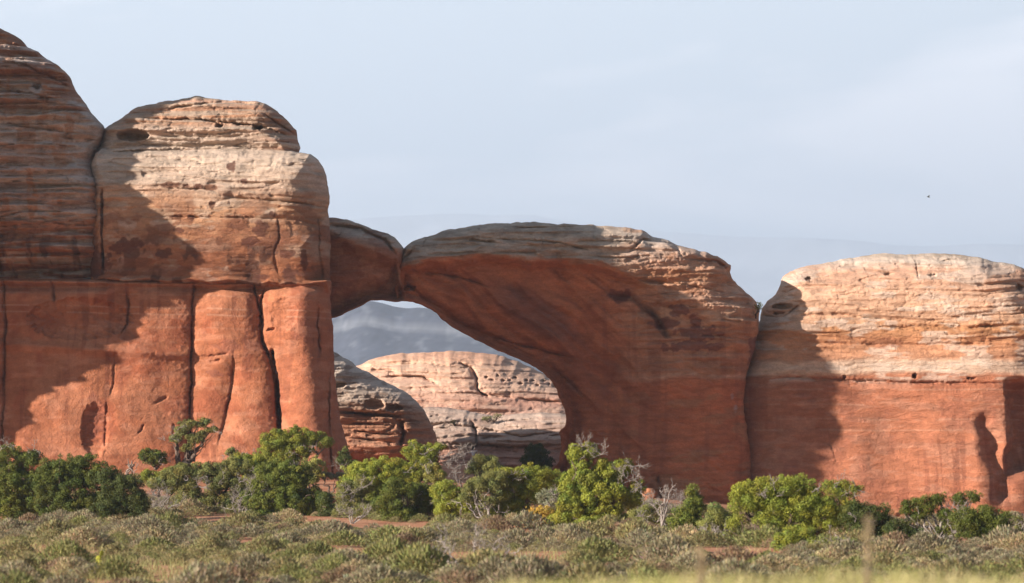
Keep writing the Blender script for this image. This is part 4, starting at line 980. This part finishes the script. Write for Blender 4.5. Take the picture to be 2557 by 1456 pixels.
# ---- grasses
def blades(n, X, Y, h, w, cols, rng, lean=.35):
    z = ground_z(X, Y) - .02
    p = np.stack([X, Y, z], -1); th = rng.uniform(0, 6.28, n)
    s = np.stack([np.cos(th), np.sin(th), np.zeros(n)], -1) * w[:, None]
    d1 = np.stack([rng.normal(0, lean, n), rng.normal(0, lean, n), np.ones(n)], -1) * h[:, None]
    d2 = d1 * np.array([1.6, 1.6, .92])
    q = np.stack([p - s, p + s, p + d1 * .55 + s * .8, p + d1 * .55 - s * .8, p + d2 + s * .15, p + d2 - s * .15], 1).reshape(-1, 3)
    i = np.arange(n)[:, None] * 6
    F = np.concatenate([i + np.array([0, 1, 2, 3]), i + np.array([3, 2, 4, 5])])
    return q, F, np.repeat(cols, 6, 0)
n = 52000
Y_ = rng.uniform(100, 236, n); X_ = rng.uniform(-1, 1, n) * .1406 * Y_ * 1.1
keep = (Y_ < edge_far(X_) + 2) & (fbm(X_ * .08, Y_ * .04, 4, 3) + .10 * rng.normal(0, 1, n) > .53)
X_, Y_ = X_[keep], Y_[keep]; n = len(X_)
mixk = rng.random((n, 1))
cols = np.array((0.22, 0.23, 0.08)) * (1 - mixk) + np.array((0.36, 0.30, 0.14)) * mixk
q, F, C = blades(n, X_, Y_, rng.uniform(.18, .5, n), np.full(n, .014), cols, rng)
tag(mesh_obj('grass', q, F, M_GRASS, col=C), 'patches of green and straw grass between the sagebrush', 'grass', kind='stuff')
# near bank of tall grass, out of focus at the bottom of the photo
n = 15000
Y_ = rng.uniform(27, 46, n); X_ = rng.uniform(-1, 1, n) * .1406 * Y_ * 1.25
vx = CX + X_ / (K * Y_)
hh = -.19 + np.interp(vx, [0, 600, 850, 950, 1150, 1300, 1500, 1700, 1900, 2100, 2300, 2556], [.10, .12, .30, .44, .36, .56, .58, .62, .56, .62, .60, .56]) + .05 * rng.normal(0, 1, n)
hh *= .62 + .75 * fbm(X_ * .8, Y_ * .35, 2, 3)
g = fbm(X_ * .9, Y_ * .3, 3, 3)[:, None] + .12 * rng.normal(0, 1, (n, 1))
mixk = np.clip((g - .35) * 3, 0, 1)
cols = np.array((0.34, 0.35, 0.10)) * (1 - mixk) + np.array((0.55, 0.46, 0.26)) * mixk
q, F, C = blades(n, X_, Y_, hh, np.full(n, .006), cols, rng, .22)
tag(mesh_obj('grass', q, F, M_GRASS, col=C), 'blurred yellow green tall grass along the bottom edge', 'grass', kind='stuff')
for (vx_, vy_, lab) in [(1750, 1378, 'tall blurred straw grass plume near the bottom centre right'), (2165, 1300, 'tallest blurred grass plume in front of the dark juniper')]:
    Yp = 33.0; Xp = px2x(vx_, Yp); z0 = gz(Xp, Yp); zt = py2z(vy_, Yp); b = Bag(); hh_ = zt - z0
    tt = tag(empty('grass_plume', (Xp, Yp, z0)), lab, 'grass plume')
    for q_ in range(4):
        e = np.array([Xp + rng.normal(0, .02), Yp + rng.normal(0, .02), zt - .05 * q_])
        b.add(*tube(wander((Xp, Yp, z0), e, 6, .08, rng), .004, .002, 4))
    mesh_obj('stem', b.v, b.f, M_TWIG, tt)
    nn = 170; h_ = rng.uniform(.35, 1, nn)
    P = np.stack([Xp + rng.normal(0, .022, nn), Yp + rng.normal(0, .022, nn), z0 + hh_ * h_], -1)
    d = rng.normal(0, .35, (nn, 3)) + np.array([0, 0, 1]); sd = rng.normal(0, 1, (nn, 3)) * .004
    q = np.stack([P - sd, P + sd, P + d * .05 + sd, P + d * .05 - sd], 1).reshape(-1, 3)
    mesh_obj('seed_head', q, np.arange(nn * 4).reshape(-1, 4), M_GRASS, tt, col=np.full((nn * 4, 3), (.40, .31, .19)))

# ------------------------------------------------------------------ loose rocks
def boulder(name, label, X, Y, sx, sy, sz, seed, cat='boulder', colr=(0.42, 0.17, 0.085), flat=.0, sink=.25):
    import bmesh
    bm = bmesh.new(); bmesh.ops.create_icosphere(bm, subdivisions=4, radius=1.0)
    rg = np.random.default_rng(seed)
    planes = [(v / np.linalg.norm(v), rg.uniform(.55, .9)) for v in rg.normal(0, 1, (9, 3))]
    planes.append((np.array([0, 0, 1.0]), .55 if flat else .8))
    V = np.array([v.co[:] for v in bm.verts])
    for nrm, dd in planes:
        h = V @ nrm; V = V - np.outer(np.clip(h - dd, 0, None) * .9, nrm)
    V = V * (1 + .16 * (fbm(V[:, 0] * 2.2 + V[:, 1], V[:, 2] * 4, seed, 4) - .5)[:, None] + .06 * (vn(V[:, 2] * 9, V[:, 0] * 2, seed) - .5)[:, None])
    F = [[v.index for v in f.verts] for f in bm.faces]; bm.free()
    z = gz(X, Y)
    V = V * np.array([sx, sy, sz]) + np.array([X, Y, z + sz * (1 - 2 * sink)])
    c = np.array(colr)[None] * (0.8 + .4 * fbm(V[:, 0] * 3, V[:, 2] * 8, seed, 3))[:, None]
    return tag(mesh_obj(name, V, F, M_SLICK, loc=(X, Y, z), col=c, smooth=True), label, cat)
Yb = 262
for lab, vx, Y, sx, sy, sz, sd, fl in [
    ('long flat orange slab with a shadowed overhang on the red bank below the last pillar', 806, 258, 1.15, .9, .32, 1, 1),
    ('shorter orange slab touching the right end of the long slab on the red bank', 848, 259, .7, .7, .30, 2, 1),
    ('broad pale orange ledge rock in front of the two slabs on the red bank', 812, 254, 1.3, 1.0, .30, 3, 1),
    ('low red rock between the half dead juniper and the shaded round one', 1105, 240, .9, .7, .3, 5, 1),
    ('small red rock beside the gnarled double trunk', 1128, 248, .45, .4, .25, 6, 0),
    ('reddish ledge rock beneath the round blue green juniper', 1300, 314, 1.6, 1.0, .5, 7, 1),
    ('red rock showing left of the autumn bush', 1300, 214, .5, .5, .22, 8, 0),
    ('half buried red block at the base of the butte behind the forked juniper', 2225, 300, .8, .7, .5, 9, 0),
    ('tall red block leaning at the foot of the arch leg left of the snag', 1612, 283, .9, .8, .75, 21, 0),
    ('broad red block in the shade at the joint between arch and butte', 1868, 296, 1.2, .9, .8, 22, 0),
    ('pale red boulder on the sand slope right of the dark compact juniper', 2215, 240, .7, .6, .5, 24, 0),
    ('flat red stone on the bare soil near the bottom right corner', 2480, 132, .4, .4, .12, 10, 1)]:
    boulder('boulder', lab, px2x(vx, Y), Y, sx, sy, sz, sd, 'boulder')

# ------------------------------------------------------------------ prickly pears
def cactus(label, vx, Y, seed, n=9):
    rg = np.random.default_rng(seed); X = px2x(vx, Y); z = gz(X, Y)
    V = []; F = []; 
    prev = [(np.array([X, Y, z]), 0)]
    for q in range(n):
        p, lv = prev[rg.integers(0, len(prev))]
        th = rg.uniform(0, math.pi); tilt = rg.uniform(-.6, .6); w = rg.uniform(.06, .09); h = w * 1.35
        u = np.array([math.cos(th), math.sin(th), 0]); up = np.array([u[0] * math.sin(tilt), u[1] * math.sin(tilt), math.cos(tilt)])
        nrm = np.cross(u, up); c = p + up * h * .95 + u * rg.uniform(-.08, .08)
        o = len(V); m = 10
        for sgn in (1, -1):
            for k_ in range(m):
                a = 2 * math.pi * k_ / m; V.append(c + u * w * math.cos(a) + up * h * math.sin(a) + nrm * .008 * sgn)
            V.append(c + nrm * .02 * sgn)
        for k_ in range(m):
            k2 = (k_ + 1) % m
            F += [(o + k_, o + k2, o + m), (o + m + 1 + k2, o + m + 1 + k_, o + 2 * m + 1), (o + k_, o + m + 1 + k_, o + m + 1 + k2), (o + k_, o + m + 1 + k2, o + k2)]
        prev.append((c + up * h * .8, lv + 1))
    V = np.array(V); cc = np.tile(np.array((.42, .42, .06)), (len(V), 1)) * rg.uniform(.8, 1.2, (len(V), 1))
    return tag(mesh_obj('prickly_pear', V, F, M_SAGE, loc=(X, Y, z), col=cc), label, 'cactus')
cactus('larger yellow green prickly pear on bare soil in the left foreground sage', 212, 141, 3, 16)
cactus('small yellow prickly pear just right of the larger one in the left foreground', 245, 142, 4, 7)
cactus('lone yellow prickly pear in the sage below the bright low junipers', 920, 146, 5, 6)

# ------------------------------------------------------------------ hiker and bird
def skin(name, joints, edges, mat, parent, sub=2):
    me = bpy.data.meshes.new(name); me.from_pydata([j[0] for j in joints], edges, []); me.update()
    o = bpy.data.objects.new(name, me); COL.objects.link(o); o.parent = parent
    me.materials.append(mat)
    md = o.modifiers.new('skin', 'SKIN'); md.use_smooth_shade = True
    for i, j in enumerate(joints): me.skin_vertices[0].data[i].radius = (j[1], j[2] if len(j) > 2 else j[1])
    me.skin_vertices[0].data[0].use_root = True
    sb = o.modifiers.new('smooth', 'SUBSURF'); sb.levels = sub; sb.render_levels = sub
    return o
def plain(name, c, rough=.8):
    m, t, p = mat_new(name); n = t.nodes.new('ShaderNodeTexNoise'); n.inputs['Scale'].default_value = 14
    r = t.nodes.new('ShaderNodeValToRGB'); r.color_ramp.elements[0].color = (*[v * .85 for v in c], 1); r.color_ramp.elements[1].color = (*[min(1, v * 1.1) for v in c], 1)
    t.links.new(n.outputs['Fac'], r.inputs['Fac']); t.links.new(r.outputs['Color'], p.inputs['Base Color']); p.inputs['Roughness'].default_value = rough
    return m
Yp = 322.0; Xp = px2x(1181, Yp)
person = tag(empty('person', (Xp, Yp, gz(Xp, Yp))), 'person with dark hair and a pale shirt standing behind the bushes under the arch', 'person')
M_SKIN = plain('skin', (.45, .27, .19)); M_SHIRT = plain('pale_cotton', (.62, .62, .66)); M_TROUS = plain('grey_cloth', (.16, .17, .2)); M_HAIR = plain('dark_hair', (.012, .01, .01), .5)
hs = 1.0
J_ = [((0, 0, .93), .145, .10), ((0, 0, 1.12), .13, .10), ((0, 0, 1.32), .165, .11), ((0, 0, 1.43), .07, .06), ((0, -.01, 1.50), .06), ((0, -.02, 1.60), .10, .11), ((0, -.01, 1.70), .085, .095),
      ((-.18, 0, 1.38), .055), ((-.34, -.03, 1.20), .042), ((-.42, -.12, 1.0), .034), ((-.44, -.17, .91), .03),
      ((.18, 0, 1.40), .055), ((.40, -.02, 1.42), .042), ((.30, -.10, 1.60), .034), ((.22, -.12, 1.66), .03),
      ((-.10, 0, .82), .09), ((-.12, 0, .48), .058), ((-.13, .02, .10), .04), ((-.14, -.12, .04), .035),
      ((.10, 0, .82), .09), ((.13, -.03, .48), .058), ((.16, .02, .10), .04), ((.17, -.12, .04), .035)]
J_ = [((-j[0][0],) + j[0][1:],) + j[1:] for j in J_]
person.rotation_euler = (0, 0, math.radians(172))
E_ = [(0, 1), (1, 2), (2, 3), (3, 4), (4, 5), (5, 6), (2, 7), (7, 8), (8, 9), (9, 10), (2, 11), (11, 12), (12, 13), (13, 14), (0, 15), (15, 16), (16, 17), (17, 18), (0, 19), (19, 20), (20, 21), (21, 22)]
skin('body', J_, E_, M_SKIN, person)
g = lambda j, a: (j[0], j[1] + a, (j[2] if len(j) > 2 else j[1]) + a)
skin('shirt', [g(J_[0], .02), g(J_[1], .025), g(J_[2], .025), ((0, 0, 1.42), .08, .07), g(J_[7], .025), g(J_[8], .025), g(J_[11], .025), g(J_[12], .025)], [(0, 1), (1, 2), (2, 3), (2, 4), (4, 5), (2, 6), (6, 7)], M_SHIRT, person)
skin('trousers', [((0, 0, .92), .16, .12), g(J_[15], .02), g(J_[16], .025), g(J_[17], .025), g(J_[19], .02), g(J_[20], .025), g(J_[21], .025)], [(0, 1), (1, 2), (2, 3), (0, 4), (4, 5), (5, 6)], M_TROUS, person)
skin('hair', [((0, .01, 1.76), .10, .10), ((0, .035, 1.67), .125, .11), ((0, .045, 1.57), .12, .10), ((0, .05, 1.48), .09, .06)], [(0, 1), (1, 2), (2, 3)], M_HAIR, person)
Ybd = 420.0
bird = tag(empty('bird', (px2x(2317, Ybd), Ybd, py2z(492, Ybd))), 'tiny dark bird flying in the open sky above the right butte', 'bird')
M_BIRD = plain('dark_feathers', (.03, .028, .03))
skin('body', [((-.17, 0, .02), .02), ((-.10, 0, .03), .045), ((0, 0, 0), .06), ((.12, 0, -.02), .035), ((.22, 0, -.03), .02, .045)], [(0, 1), (1, 2), (2, 3), (3, 4)], M_BIRD, bird)
for sg, nm in ((1, 'wing'), (-1, 'wing')):
    V = [(-.06, 0, .02), (.07, 0, .01), (-.02, sg * .18, .12 if sg > 0 else .10), (.10, sg * .17, .09), (.08, sg * .42, .19 if sg < 0 else .16), (.14, sg * .38, .14)]
    V = np.array(V); V2 = V - np.array([0, 0, .012])
    F = [(0, 1, 3, 2), (2, 3, 5, 4)]; F2 = [tuple(reversed([i + 6 for i in f])) for f in F] + [(0, 2, 8, 6), (2, 4, 10, 8), (1, 7, 9, 3), (3, 9, 11, 5), (4, 5, 11, 10), (0, 6, 7, 1)]
    mesh_obj('wing', np.concatenate([V, V2]) + np.array(bird.location), F + F2, M_BIRD, bird)
